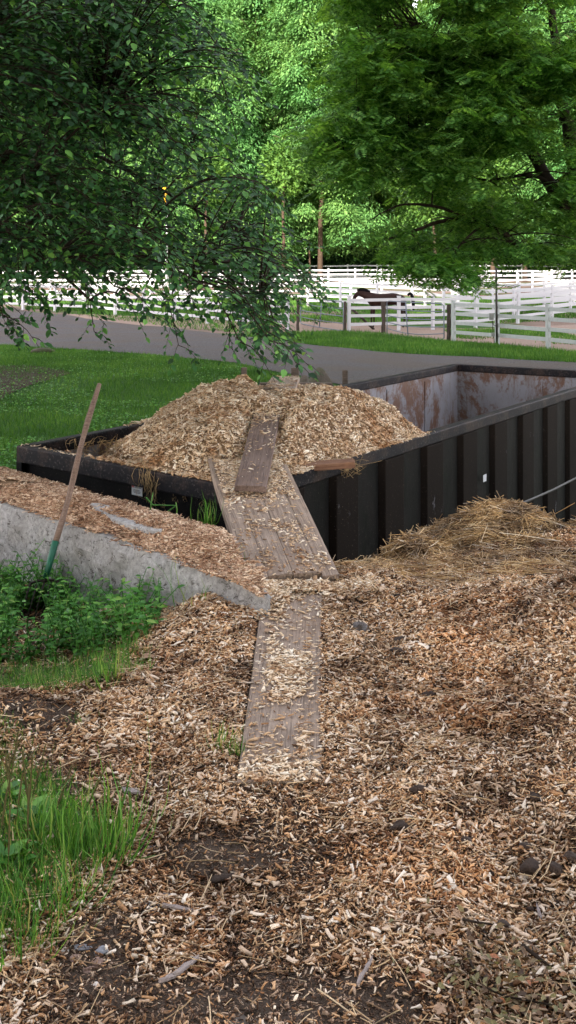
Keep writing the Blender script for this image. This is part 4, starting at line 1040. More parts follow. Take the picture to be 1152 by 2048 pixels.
o = mb.build('bent_grass_stem', M['weed'], smooth=True); tag(o, 'bent green grass stem standing before the sticker panel', 'grass stem')
lump('nut', at(372, 1050, 5.72), (.016, .016, .016), M['nut'], 'round reddish brown nut on the back edge of the wall', 'nut', 33, 2, .05)
# plantain with seed stalks
def plantain(px, py, nst, label, seed):
    rr = random.Random(seed); c = gpt(px, py)
    P = []; dd_ = []; S = []; nn_ = []
    for i in range(14):
        a = i*2.4; P.append((c.x+rr.gauss(0, .02), c.y+rr.gauss(0, .02), c.z+.01)); dd_.append((math.cos(a), math.sin(a), rr.uniform(.2, .8))); nn_.append((-math.cos(a)*.4, -math.sin(a)*.4, 1)); S.append(rr.uniform(.04, .075))
    o = leaves('plantain', np.array(P), np.array(dd_), np.array(nn_), np.array(S), M['weed'], None, 1.1); tag(o, label, 'plant')
    for i in range(nst):
        b = Vector((c.x+rr.gauss(0, .06), c.y+rr.gauss(0, .06), c.z)); h = rr.uniform(.13, .22); t = b+Vector((rr.gauss(.02, .03), 0, h))
        mb = MB(); mb.tube([b, b.lerp(t, .35), b.lerp(t, .4), b.lerp(t, .95), t], [.0012, .0012, .003, .0026, .001], 6); mb.build('seed_stalk', M['stalk'], o)
plantain(20, 1720, 3, 'broad leaved plantain with seed stalks at the left edge', 1)
plantain(70, 1640, 6, 'broad leaved plantain with many tall seed stalks above the other', 2)
plantain(15, 1600, 4, 'highest broad leaved plantain at the left edge of the picture', 3)

# ------------------------------------------------------------------ lawns
def point_in(poly, x, y):
    P = np.array(poly); r = np.zeros(len(x), bool); j = len(P)-1
    for i in range(len(P)):
        c = ((P[i, 1] > y) != (P[j, 1] > y)) & (x < (P[j, 0]-P[i, 0])*(y-P[i, 1])/(P[j, 1]-P[i, 1]+1e-12)+P[i, 0]); r ^= c; j = i
    return r
def lawn(name, poly, n, h, w, label, holes=(), lean=.45, mat='lawn'):
    P = np.array(poly); x = rng.uniform(P[:, 0].min(), P[:, 0].max(), n); y = rng.uniform(P[:, 1].min(), P[:, 1].max(), n)
    k = point_in(poly, x, y)&(np.abs(x/y) < .31)
    for (cx, cy, rx, ry) in holes: k &= rng.random(n) > 1.1*np.exp(-((x-cx)/rx)**2-((y-cy)/ry)**2)
    x = x[k]; y = y[k]
    o = blades(name, np.stack([x, y, ground(x, y)-.01], -1), h, w, M[mat], lean); tag(o, label, 'grass', kind='stuff')
LL = [(-13, 15), (-4.3, 9), (-2.3, 8.2), (-.7, 10.2), (2.0, 14.6), (3.0, 16.8), (1.2, 23.4)]+road_lo[::-1]
hA = gp(15, 775)
n_soil = wob([gp(-120, 735), gp(60, 733), gp(120, 750), gp(70, 778), gp(20, 812), gp(-60, 830)], .4, .8, 12)
drape('bare_soil', n_soil, M['dark_soil'], .03, 1.0)
lawn('lawn', LL, 420000, .085, .012, 'green lawn between the gravel road and the container', holes=[(hA[0]-.8, hA[1], 2.6, 3.4)])
strip = [gp(470, 672), gp(520, 668), gp(620, 664), gp(700, 664), gp(765, 668), gp(830, 676), gp(905, 684), gp(1000, 690), gp(1100, 699), (13, 27), (22, 25), gp(1152, 727), gp(900, 712), gp(820, 708), gp(760, 703), gp(640, 693), gp(520, 678)]
lawn('verge_grass', strip, 160000, .12, .02, 'grass verge between the road and the white fences')
lawn('far_verge_grass', [gp(-200, 622), gp(0, 628), gp(200, 645), gp(400, 660), gp(500, 668), gp(560, 660), gp(480, 640), gp(300, 625), gp(100, 612), gp(-200, 605)], 90000, .13, .03, 'grass beyond the road in front of the far left fence')
lawn('paddock_grass', [(2, 50.5), (9, 49.5), (14, 52), (19, 57), (24, 70), (-8, 70), (-16, 60), (-5, 54)], 90000, .14, .04, 'grass between the paddock fence rows', holes=[(4, 60, 6, 1.6), (0, 56, 5, 1)])
lawn('paddock_weeds', [(6.8, 40.5), (9.5, 38), (12, 36), (12, 44.5), (10, 46.5), (7.2, 46)], 20000, .12, .03, 'patchy grass inside the nearest paddock', holes=[(9, 39.5, 3, 3)])
# clover like ground leaves in the shade lawn
n = 34000; x = rng.uniform(-10, -1.2, n); y = rng.uniform(9.5, 34, n); k = point_in(LL, x, y) & (rng.random(n) < 1.1-sm(14, 32, y)) & (fbm(x, y, 2.2, 88) > .42) & (np.abs(x/y) < .31); x = x[k]; y = y[k]; n = len(x)
o = leaves('lawn_weeds', np.stack([x, y, ground(x, y)+.05], -1), rng.normal(0, 1, (n, 3))*[1, 1, .2], norm(rng.normal(0, .3, (n, 3))+[0, -.1, 1]), rng.uniform(.03, .07, n), M['weed'], None, 1.4); tag(o, 'broad leaved weeds mixed into the shaded lawn', 'weeds', kind='stuff')
# ivy beside the boulder
n = 7000; x = rng.uniform(-.9, 1.6, n); y = rng.uniform(15.5, 18.5, n); h_ = .25*np.exp(-((y-17)/1.2)**2)
o = leaves('ground_ivy', np.stack([x, y, ground(x, y)+h_*rng.random(n)+.05], -1), rng.normal(0, 1, (n, 3))*[1, 1, .4], norm(rng.normal(0, .5, (n, 3))+[0, -.3, 1]), rng.uniform(.05, .09, n), M['weed'], None, 1.3); tag(o, 'low leafy plants around the boulder and timber posts', 'plants', kind='stuff')

# boulders, timber posts
def far_post(px, ytop, Y, w, label):
    a = at(px, ytop, Y); z0 = gz(a.x, a.y)-.1; mb = MB(); mb.box((0, 0, (a.z-z0)/2), (w, w, a.z-z0)); o = mb.build('timber_post', M['oldpost'], bevel=.01); o.location = (a.x, a.y, z0); tag(o, label, 'post')
far_post(488, 735, 15, .085, 'thin grey timber post behind the heap, leftmost of three'); far_post(590, 735, 15.2, .12, 'thick grey timber post left of the mossy boulder'); far_post(690, 740, 15.6, .085, 'small timber post right of the mossy boulder')
a = at(518, 768, 14.7); b = at(664, 772, 14.7); mb = MB(); mb.box((0, 0, 0), ((b-a).length, .09, .10)); o = mb.build('timber_rail', M['oldpost'], bevel=.012); o.location = (a+b)/2; 
o.location.z = a.z-.03; tag(o, 'weathered timber rail behind the heap below the posts', 'rail')
mb = MB()
p = at(643, 768, 16.2); lump('boulder', (p.x, p.y, p.z-.35), (.27, .25, .62), M['stone'], 'mossy rounded boulder between the timber posts', 'boulder', 61, 4, .2)
p = at(612, 770, 16.8); lump('boulder', (p.x, p.y, p.z-.35), (.15, .2, .62), M['stone'], 'narrow grey boulder leaning behind the mossy one', 'boulder', 62, 4, .2)
p = at(487, 770, 17.0); lump('boulder', (p.x, p.y, p.z-.42), (.30, .2, .50), M['stone'], 'low grey boulder behind the leftmost timber post', 'boulder', 63, 4, .2)
g_ = gp(85, 706); lump('boulder', (g_[0], g_[1], -1.14), (.42, .25, .13), M['stone'], 'flat pale rock on the lawn beside the road', 'rock', 64, 3, .3)

# ------------------------------------------------------------------ fences
def fence(name, pts, label, h=1.58, mat='white', rails=4, spacing=2.44, keep_posts=False, pw=.13, capz=True, group='white paddock fences'):
    root = empty(name, (pts[0][0], pts[0][1], gz(*pts[0])), label, 'fence', group)
    inv = Matrix.Translation((-pts[0][0], -pts[0][1], -gz(*pts[0])))
    P = []
    for i in range(len(pts)-1):
        a = Vector(pts[i]); b = Vector(pts[i+1]); n = 1 if keep_posts else max(1, round((b-a).length/spacing))
        for k in range(n): P.append(a.lerp(b, k/n))
    P.append(Vector(pts[-1]))
    for p in P:
        z = gz(p.x, p.y); mb = MB(); mb.box((0, 0, h/2), (pw, pw, h+.0)); 
        if capz: mb.box((0, 0, h+.014), (pw+.03, pw+.03, .025))
        o = mb.build('post', M[mat]); 
        j = P.index(p); q = P[min(j+1, len(P)-1)]-P[max(j-1, 0)]; o.rotation_euler = (rnd.gauss(0, .008), rnd.gauss(0, .008), math.atan2(q.y, q.x)); o.location = (p.x, p.y, z-.0); o.parent = root; o.matrix_parent_inverse = inv
    for i in range(len(P)-1):
        a, b = P[i], P[i+1]; d = (b-a).normalized(); nrm = Vector((d.y, -d.x)); L = (b-a).length
        for r_ in range(rails):
            zr = h*(.22+.69*r_/(rails-1)); za = gz(a.x, a.y)+zr+rnd.gauss(0, .010); zb = gz(b.x, b.y)+zr+rnd.gauss(0, .010); hh = .068
            mb = MB(); oa = a+d*(pw/2-.004); ob = b-d*(pw/2-.004); tt = nrm*.02
            mb.hexa([v3(oa-tt, za-hh), v3(ob-tt, zb-hh), v3(ob+tt, zb-hh), v3(oa+tt, za-hh)][::-1], [v3(oa-tt, za+hh), v3(ob-tt, zb+hh), v3(ob+tt, zb+hh), v3(oa+tt, za+hh)][::-1])
            o = mb.build('rail', M[mat]); o.parent = root; o.matrix_parent_inverse = inv
    return root
fence('paddock_fence', [(6.51, 39.3), (7.87, 37.6), (9.16, 35.2), (10.5, 32.6), (11.9, 30.0)], 'nearest shaded white board fence right of the metal pole and gate', mat='white_shaded', keep_posts=True, group=None)
fence('paddock_fence', [(2.76, 45.3), (5.1, 46.1), (6.75, 46.6), (9.0, 48), (11.6, 50.5), (14.0, 53.0), (16.5, 55.5)], 'white board fence standing directly in front of the horse', keep_posts=True, group=None)
fence('paddock_fence', [(-.02, 46.7), (-2.2, 48.4), (-11.4, 57), (-22, 62)], 'white board fence behind the leaves left of the bent gate', group=None)
fence('paddock_fence', [(1.23, 61.8), (3.2, 61), (5.3, 59.6), (7.2, 58), (10.2, 53.8), (12.3, 54.5), (14.9, 56.5), (18, 60)], 'white board fence row directly behind the horse', group=None)
fence('paddock_fence', [(-20, 66), (-9, 65), (-1, 66), (2.2, 66.5), (6.0, 64), (8.5, 62), (12, 58.5), (15.5, 60.5), (20, 64)], 'white board fence running parallel just behind the horse paddock row', group=None)
fence('paddock_fence', [(-26, 82), (-8, 84), (8, 85.5), (14, 84), (19, 83), (24.5, 82), (30, 80)], 'brightly sunlit white board fence in the second last row', group=None)
fence('paddock_fence', [(-20, 96), (0, 99), (9, 101), (20, 101), (34, 99)], 'farthest white fence, greyed in colour for the shade under the trees', mat='white_shaded', h=1.5, rails=3, spacing=3.2, group=None)
fence('paddock_fence', [(11.5, 70), (17, 74), (23.3, 82)], 'white cross fence between the far rows at the right', group=None)

# log posts
def log_post(px, ytop, ybase, w, label):
    x, y = gp(px, ybase); z1 = CAMZ-(ytop-HZ)/F*y; mb = MB(); z0 = gz(x, y)-.05; H = z1-z0; n = 9
    mb.tube([Vector((rnd.gauss(0, .008), rnd.gauss(0, .008), H*i/n)) for i in range(n+1)], [w*rnd.uniform(.88, 1.1) for _ in range(n+1)], 10); o = mb.build('log_post', M['logpost'], smooth=False); o.location = (x, y, z0); tag(o, label, 'post')
log_post(767, 603, 667, .10, 'rough dark log post at the left end of the tube gate'); log_post(898, 609, 682, .085, 'dark log post at the latch end of the tube gate'); log_post(690, 603, 664, .07, 'thin dark log post beside the bent gate')
log_post(596, 598, 662, .07, 'thin dark log post at the left end of the bent gate')

def tube_gate(name, P0, P1, h, label, rails=6, sag=.0, braces=1, z0=.12, lean=0):
    """tubular gate: rounded frame, level tubes, upright braces"""
    a = Vector((P0[0], P0[1], gz(*P0)+z0)); b = Vector((P1[0], P1[1], gz(*P1)+z0)); root = empty(name, a, label, 'gate'); inv = Matrix.Translation(-a)
    d = (b-a); nr = Vector((d.y, -d.x, 0)).normalized()
    def p(u, v): return a+d*u+Vector((0, 0, v*h-sag*math.sin(math.pi*u)*(1-v)))+nr*(lean*math.sin(math.pi*u)*.35)
    def put(mb, nm, mt='galv'): o = mb.build(nm, M[mt], smooth=True); o.parent = root; o.matrix_parent_inverse = inv
    mb = MB(); rc = .04
    loop = [p(0, 0), p(0, .5), p(0, 1-.05), p(rc, 1)]+[p(.1+.8*i/8, 1) for i in range(9)]+[p(1-rc, 1), p(1, .94), p(1, .5), p(1, .05), p(1-rc, 0)]+[p(.9-.8*i/8, 0) for i in range(9)]+[p(rc*.5, 0), p(0, .0)]
    mb.tube(loop, .026, 8); put(mb, 'frame')
    for k in range(1, rails-1):
        v = [0, .17, .36, .56, .78, 1][k] if rails == 6 else k/(rails-1)
        mb = MB(); mb.tube([p(i/10, v) for i in range(11)], .021, 8); put(mb, 'tube')
    for k in range(braces):
        u = .42 if braces == 1 else (k+1)/(braces+1); mb = MB(); mb.tube([p(u-.0, 1)+nr*.03, p(u+.02, .5)+nr*.03, p(u+.05, .0)+nr*.03], .026, 8); put(mb, 'brace')
    return root
g0 = gp(774, 670); g1 = gp(888, 682)
tube_gate('tube_gate', g0, g1, 1.42, 'grey metal tube gate between two dark log posts', 6, .14, 1, .05, .5)
g0 = gp(687, 664); g1 = gp(601, 652)
tube_gate('bent_gate', g0, g1, 1.32, 'bent grey tube gate standing open left of the white fence', 5, .0, 1, .05, -.5)
# leaning rail behind the fence
mb = MB(); a = at(703, 618, 46.2); b = at(748, 659, 46.8); mb.tube([a, a.lerp(b, .5)+Vector((0, 0, .02)), b], .06, 8); o = mb.build('leaning_log', M['logpost'], smooth=True); tag(o, 'old grey log leaning down under the horse', 'log')
# metal pole with utility boxes
px_, py_ = gp(994, 690); mp = empty('metal_pole', (px_, py_, gz(px_, py_)), 'tall thin dark metal pole with utility boxes at the near fence', 'pole'); inv = Matrix.Translation((-px_, -py_, -gz(px_, py_)))
mb = MB(); ztop = CAMZ-(507-HZ)/F*py_; mb.tube([(px_, py_, -1.3), (px_-.02, py_, .4), (px_-.03, py_, ztop)], .042, 10); o = mb.build('shaft', M['pole'], smooth=True); o.parent = mp; o.matrix_parent_inverse = inv
for (bx, by, w, h_) in ((983, 633, .16, .25), (986, 669, .12, .14)):
    q = at(bx, by, py_-.08); mb = MB(); mb.box(q, (w, .10, h_)); mb.box(q+Vector((0, -.055, 0)), (w*.85, .012, h_*.88)); o = mb.build('utility_box', M['box'], bevel=.006); o.parent = mp; o.matrix_parent_inverse = inv
mb = MB(); mb.tube([at(985, 641, py_-.1), at(987, 650, py_-.12), at(991, 652, py_-.12), at(994, 645, py_-.06)], .012, 6); mb.tube([at(985, 641, py_-.1), at(986, 665, py_-.1)], .014, 6); mb.tube([at(987, 672, py_-.1), at(989, 687, py_-.08)], .014, 6)
o = mb.build('conduit', M['pole'], smooth=True); o.parent = mp; o.matrix_parent_inverse = inv

# ------------------------------------------------------------------ horse
def skinned(name, nodes, edges, mat, parent=None, sub=2, root=0):
    me = bpy.data.meshes.new(name); me.from_pydata([n[:3] for n in nodes], edges, []); me.update()
    o = link(name, me, mat, parent)
    s = o.modifiers.new('skin', 'SKIN'); s.use_smooth_shade = True
    for i, n in enumerate(nodes):
        sv = me.skin_vertices[0].data[i]; sv.radius = (n[3], n[4] if len(n) > 4 else n[3]); sv.use_root = (i == root)
    d = o.modifiers.new('sub', 'SUBSURF'); d.levels = sub; d.render_levels = sub
    return o
# local: x towards head (will face left), z up, length along x
hn = [(0, 0, 1.22, .30, .29),       # 0 barrel
      (.38, 0, 1.20, .29, .30),     # 1 chest
      (.62, 0, 1.24, .22, .27),     # 2 shoulder
      (-.45, 0, 1.25, .28, .29),    # 3 flank
      (-.75, 0, 1.28, .26, .27),    # 4 croup
      (-.98, 0, 1.22, .15, .17),    # 5 rump end
      (.86, 0, 1.38, .14, .20),     # 6 neck base
      (1.10, 0, 1.47, .105, .155),  # 7 mid neck
      (1.32, 0, 1.50, .085, .12),   # 8 poll
      (1.44, 0, 1.38, .08, .105),   # 9 cheek
      (1.52, 0, 1.20, .058, .07),   # 10 nose
      (1.56, 0, 1.09, .052, .055)]  # 11 muzzle
he = [(0, 1), (1, 2), (0, 3), (3, 4), (4, 5), (2, 6), (6, 7), (7, 8), (8, 9), (9, 10), (10, 11)]
def hleg(att, pts):
    b = len(hn)
    for p in pts: hn.append(p)
    he.append((att, b))
    for i in range(len(pts)-1): he.append((b+i, b+i+1))
for s, dx in ((1, .0), (-1, .12)):
    hleg(2, [(.56+dx*.5, .14*s, .92, .10, .11), (.56+dx, .15*s, .62, .06, .065), (.55+dx, .15*s, .48, .05, .05), (.55+dx, .15*s, .18, .034, .036), (.58+dx, .15*s, .08, .042, .042), (.61+dx, .15*s, .025, .052, .055)])
for s, dx in ((1, .0), (-1, -.16)):
    hleg(4, [(-.74+dx*.5, .15*s, .98, .14, .17), (-.72+dx, .16*s, .74, .085, .09), (-.88+dx, .16*s, .52, .052, .056), (-.86+dx, .16*s, .22, .036, .038), (-.83+dx, .16*s, .09, .043, .043), (-.80+dx, .16*s, .025, .052, .055)])
hx, hy = 4.72, 48.3
hroot = empty('horse', (hx, hy, gz(hx, hy)), 'dark bay horse with black mane standing behind the white fence', 'horse')
body = skinned('body', hn, he, M['horse'], hroot)
mn = [(.72, 0, 1.55, .04, .05), (.95, 0, 1.62, .045, .10), (1.18, 0, 1.66, .04, .09), (1.34, 0, 1.63, .035, .05)]
skinned('mane', mn, [(0, 1), (1, 2), (2, 3)], M['mane'], hroot)
tl = [(-1.02, 0, 1.40, .055), (-1.16, 0, 1.52, .085), (-1.25, 0, 1.36, .10), (-1.30, 0, 1.05, .09), (-1.30, 0, .72, .045)]
skinned('tail', tl, [(0, 1), (1, 2), (2, 3), (3, 4)], M['mane'], hroot)
for s in (1, -1):
    mb = MB(); mb.tube([(1.31, .05*s, 1.58), (1.33, .065*s, 1.66), (1.34, .06*s, 1.74)], [.035, .03, .006], 8); mb.build('ear', M['horse'], hroot, True)
    mb = MB(); mb.tube([(1.43, .078*s, 1.42), (1.435, .088*s, 1.42)], [.018, .01], 8); mb.build('eye', M['mane'], hroot, True)
mb = MB(); mb.tube([(1.47+.06*math.cos(a)*.6, .075*math.cos(a), 1.24+.075*math.sin(a)) for a in np.linspace(0, 6.28, 13)], .010, 6); mb.build('halter', M['cable'], hroot, True)
hroot.rotation_euler = (0, 0, math.pi-R(6)); 
hroot.scale = (1.02, 1.05, 1.11)

# ------------------------------------------------------------------ trees
def tree_wood(mb, pts, r0, r1, n=8):
    m = len(pts); mb.tube(pts, [r0+(r1-r0)*(i/(m-1))**.8 for i in range(m)], n)
def bez(a, b, c, n=8): return [a*(1-t)**2+b*2*t*(1-t)+c*t*t for t in [i/n for i in range(n+1)]]
def far_tree_mesh(name, H, Rw, z0, nl, per, size, seed, drop=.35, shape='cone'):
    rs = np.random.default_rng(seed); P = []; Dd = []; Nn = []; S = []
    for i in range(nl):
        u = rs.random()**.85; z = z0+(H-z0)*u
        rad = Rw*((1-u)**.4*.75+.2) if shape == 'col' else Rw*math.sin(math.pi*min(.97, .18+.8*u))**.7
        a = rs.uniform(0, 6.283); rr = rad*rs.random()**.4
        c = np.array([rr*math.cos(a), rr*math.sin(a), z-.12*rr]); lr = rs.uniform(.8, 2.5)*(1.1-.3*u)*Rw/6
        d = rs.normal(0, 1, (per, 3)); d = norm(d); d[:, 2] = np.where(d[:, 2] < -.1, -d[:, 2]*.6, d[:, 2]); r_ = lr*rs.uniform(.55, 1.08, per)
        p = c+d*r_[:, None]*[1.15, 1.15, rs.uniform(.6, 1.1)]; p[:, 2] -= drop*(d[:, 0]**2+d[:, 1]**2)*lr*rs.uniform(.2, 1.6, per)
        P.append(p); Dd.append(norm(d*[1, 1, .3]+[0, 0, -.7]+rs.normal(0, .35, (per, 3)))); Nn.append(norm(d+[0, 0, .5]+rs.normal(0, .28, (per, 3)))); S.append(rs.uniform(.7, 1.3, per)*size)
    P = np.concatenate(P); Dd = np.concatenate(Dd); Nn = np.concatenate(Nn); S = np.concatenate(S)
    tvv = [(0, -.06, 0), (0, .06, 0), (.5, .24, .03), (1, .03, -.05), (1, -.03, -.05), (.5, -.24, .03)]; 
    tff = [(0, 1, 2, 5), (5, 2, 3, 4)]
    return inst(name, tvv, tff, frames(Dd, Nn, S), P)
# ---- near left tree: broad leaves hanging in from the left
lt = empty('overhanging_tree', (-5.4, 11.0, -1.2), 'dark broad leaved tree whose branches hang in from the left', 'tree'); invL = Matrix.Translation((5.4, -11, 1.2))
wood = MB(); T0 = Vector((-5.4, 11, -1.3)); T1 = Vector((-5.1, 10.6, 3.2)); T2 = Vector((-4.9, 10.3, 8.5))
tree_wood(wood, bez(T0, (T0+T1)/2+Vector((-.2, 0, 0)), T1, 6)+bez(T1, (T1+T2)/2, T2, 5)[1:], .34, .12, 12)
limb_ends = [(100, 60, 8.2), (330, 20, 9.2), (200, 260, 7.6), (380, 300, 8.8), (470, 470, 9.2), (270, 480, 7.6), (40, 400, 7.0), (430, 130, 10), (90, 540, 7.1), (520, 590, 8.4), (-120, 200, 6.6), (300, 160, 8.4), (180, 600, 7.4), (380, 560, 7.8), (-60, 520, 6.6), (60, 230, 9.5), (200, 80, 10.5), (300, 380, 10.3), (420, -160, 9), (150, -200, 8)]
limbs = []
for (a, b, Y) in limb_ends:
    E = at(a, b, Y); zz = min(8.3, max(1.9, E.z+1.2+rnd.uniform(-.5, .8))); S = T1.lerp(T2, max(0, (zz-3.2)/5.3)) if zz > 3.2 else Vector((-5.1, 10.6, zz))
    pts = bez(S, S.lerp(E, .5)+Vector((0, 0, .7)), E, 12); limbs.append(pts); tree_wood(wood, pts, .05, .010, 7)
allp = [(i, k, p) for i, L in enumerate(limbs) for k, p in enumerate(L) if k >= 4]
AP = np.array([tuple(p) for _, _, p in allp])
def lt_ok(px, py, dens=True):
    xr = np.interp(py, [-200, 0, 60, 120, 165, 210, 260, 330, 420, 480, 540, 600, 650, 700, 740], [410, 430, 485, 455, 420, 410, 440, 515, 530, 570, 620, 600, 570, 540, 400])
    yb = np.interp(px, [-200, 0, 60, 120, 200, 260, 330, 400, 480, 560, 640], [640, 635, 600, 650, 690, 640, 690, 720, 690, 690, 640])
    return px < xr and py < yb
LP = []; LD = []; LN = []; LS = []
tw = MB(); nb = 0; tries = 0
while nb < 800 and tries < 30000:
    tries += 1
    px = rnd.uniform(-140, 660); py = rnd.uniform(-160, 740); Y = rnd.uniform(6.3, 10.2)
    if nb > 610: px = rnd.uniform(-140, 300); py = rnd.uniform(-100, 500)
    if not lt_ok(px, py): continue
    # sparse windows through the crown
    wx = float(fbm(np.float64(px), np.float64(py), 130, 5)); edge_f = np.interp(px, [0, 250, 420, 640], [.0, .28, .42, .36])
    if wx < edge_f and rnd.random() < .85: continue
    if py > 500 and px < 330 and rnd.random() < .45: continue
    if (abs(px-340) < 70 and abs(py-150) < 26) or (abs(px-225) < 45 and abs(py-290) < 32) or (abs(px-340) < 38 and abs(py-385) < 50): continue
    T = at(px, py, Y)
    d2 = np.sum((AP-np.array(T))**2, 1)+ .6*np.maximum(0, AP[:, 0]-T.x+.1)**2*8; j = int(np.argmin(d2)); S = Vector(AP[j])
    if (T-S).length > 2.6: S = T+(S-T).normalized()*2.6
    pts = bez(S, S.lerp(T, .55)+Vector((0, 0, .16+.1*(T-S).length)), T, 8)
    # drooping tip that reaches out to the right
    tipd = (T-S).normalized(); tip = T+Vector((tipd.x*.25+.12, tipd.y*.2-.03, -.10-.2*rnd.random()))
    pts = pts+bez(T, T+Vector((tipd.x*.14+.05, tipd.y*.1, -.01)), tip, 3)[1:]
    tw.tube(pts, [.010-.0085*(i/(len(pts)-1)) for i in range(len(pts))], 4, False); nb += 1
    L = 0; seq = [pts[0]]
    plen = [0]
    for i in range(len(pts)-1): plen.append(plen[-1]+(pts[i+1]-pts[i]).length)
    tot = plen[-1]; start = max(0, tot-1.15)
    def along(s):
        for i in range(len(pts)-1):
            if plen[i+1] >= s: f = (s-plen[i])/max(1e-6, plen[i+1]-plen[i]); return pts[i].lerp(pts[i+1], f), (pts[i+1]-pts[i]).normalized()
        return pts[-1], (pts[-1]-pts[-2]).normalized()
    s = start; sg = 1
    pn = Vector((rnd.gauss(0, .25), rnd.gauss(-.15, .25), 1)).normalized()
    while s < tot:
        p, t = along(s); side = t.cross(pn).normalized()*sg; sg = -sg
        tl_ = rnd.uniform(.14, .36)*(1.15-.75*(s-start)/max(.01, tot-start)); dirn = (t*.75+side*.85+Vector((0, 0, -.12))).normalized()
        q = p+dirn*tl_+Vector((0, 0, -.06*tl_/.3)); tw.tube([p, p.lerp(q, .5)+Vector((0, 0, .012)), q], [.0028, .002, .001], 3, False)
        nl = max(3, int(tl_/.042)); sd2 = 1
        for i in range(nl+1):
            u = (i+.7)/(nl+1); lp = p.lerp(q, min(u, 1)); ss = dirn.cross(pn).normalized()*sd2; sd2 = -sd2
            ld = (dirn*.65+ss*.8+Vector((rnd.gauss(0, .15), rnd.gauss(0, .15), -.22+rnd.gauss(0, .2)))) if i < nl else dirn
            LP.append(tuple(lp)); LD.append(tuple(ld)); LN.append((pn.x+rnd.gauss(0, .35), pn.y+rnd.gauss(-.05, .35), pn.z)); LS.append(rnd.uniform(.036, .078))
        s += rnd.uniform(.075, .12)
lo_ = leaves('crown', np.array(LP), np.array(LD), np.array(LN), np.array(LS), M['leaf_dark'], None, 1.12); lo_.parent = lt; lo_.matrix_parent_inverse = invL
o = wood.build('trunk', M['bark'], None, True); o.parent = lt; o.matrix_parent_inverse = invL
o = tw.build('twigs', M['bark'], None, True); o['kind'] = 'stuff'; o.parent = lt; o.matrix_parent_inverse = invL; print('left leaves', len(LP))

# ---- right honey locust
rt = empty('locust_tree', (7.6, 22, -1.2), 'large feathery leaved tree leaning in from the right edge', 'tree'); invR = Matrix.Translation((-7.6, -22, 1.2))
wood = MB(); Yr = 22
def poly_limb(pp, r0, r1, n=8):
    P = [at(a, b, Y) for a, b, Y in pp]; out = []
    for i in range(len(P)-1):
        p0 = P[max(i-1, 0)]; p1 = P[i]; p2 = P[i+1]; p3 = P[min(i+2, len(P)-1)]
        for k in range(5):
            t = k/5; out.append(.5*((2*p1)+(p2-p0)*t+(2*p0-5*p1+4*p2-p3)*t*t+(3*p1-p0-3*p2+p3)*t**3)+Vector((rnd.gauss(0, .015), rnd.gauss(0, .015), 0)))
    out.append(P[-1]); tree_wood(wood, out, r0, r1, n); return out
RL = []
RL.append(poly_limb([(1265, 795, 22), (1245, 600, 22), (1190, 500, 21.8), (1151, 452, 21.6), (1101, 370, 21.4), (1058, 290, 21.2), (1026, 220, 21), (993, 187, 20.8), (930, 150, 20.6), (850, 110, 20.3)], .24, .04, 10))
RL.append(poly_limb([(1265, 795, 22), (1215, 600, 22.3), (1165, 430, 22.5), (1141, 280, 22.6), (1126, 210, 22.7), (1123, 140, 22.8), (1101, 25, 23), (1080, -120, 23)], .24, .07, 10))
RL.append(poly_limb([(1126, 215, 22.7), (1086, 145, 22.5), (1066, 105, 22.4), (1020, 60, 22), (960, 20, 22)], .10, .03))
RL.append(poly_limb([(1245, 600, 22), (1160, 528, 21.6), (1090, 516, 21.4), (1031, 487, 21.2), (1006, 465, 21), (966, 445, 20.8), (896, 440, 20.5), (826, 462, 20.2), (770, 480, 20)], .14, .02))
RL.append(poly_limb([(966, 445, 20.8), (880, 415, 20.5), (800, 410, 20.3), (740, 440, 20)], .05, .012, 6))
RL.append(poly_limb([(1058, 290, 21.2), (1000, 262, 20.8), (920, 270, 20.5), (820, 290, 20.2), (740, 310, 20), (690, 330, 19.8)], .06, .012, 6))
RL.append(poly_limb([(1026, 220, 21), (960, 180, 21.4), (880, 210, 21.5), (800, 190, 21.4), (720, 200, 21), (670, 220, 21)], .06, .012, 6))
RL.append(poly_limb([(1123, 140, 22.8), (1040, 135, 22.2), (940, 130, 21.8), (860, 60, 21.5), (780, 60, 21), (720, 90, 21)], .07, .012, 6))
RL.append(poly_limb([(1101, 370, 21.4), (1060, 350, 21), (980, 360, 20.6), (900, 350, 20.3), (830, 370, 20.2)], .05, .01, 6))
RL.append(poly_limb([(966, 445, 20.8), (930, 480, 20.3), (905, 520, 20), (895, 555, 19.8)], .03, .008, 6))
RL.append(poly_limb([(1101, 370, 21.4), (1180, 320, 21), (1240, 250, 20.6)], .05, .02, 6))
RL.append(poly_limb([(1026, 220, 21), (990, 100, 21), (930, 0, 21), (880, -100, 21)], .06, .02, 6))
o = wood.build('trunk', M['bark'], None, True); o.parent = rt; o.matrix_parent_inverse = invR
AP = np.array([tuple(p) for L in RL for p in L[6:]])
def rt_ok(px, py):
    xl = np.interp(py, [-150, 0, 100, 180, 240, 300, 340, 400, 440, 500, 560], [680, 690, 700, 690, 640, 640, 700, 730, 770, 735, 760])
    yb = np.interp(px, [600, 720, 760, 800, 860, 910, 945, 980, 1040, 1100, 1160, 1300], [300, 515, 545, 520, 535, 570, 545, 520, 510, 505, 500, 500])
    return px > xl and py < yb
CL = []; CDv = []; CN = []; CS = []; tw = MB(); nb = 0; tries = 0
holes = [(1085, 330, 45, 75, .85), (1010, 410, 60, 28, .6), (1100, 260, 35, 40, .7), (1130, 430, 40, 60, .75), (765, 90, 26, 14, .7), (1040, 470, 60, 26, .55), (905, 230, 30, 25, .6), (960, 510, 60, 18, .35), (830, 250, 30, 20, .5)]
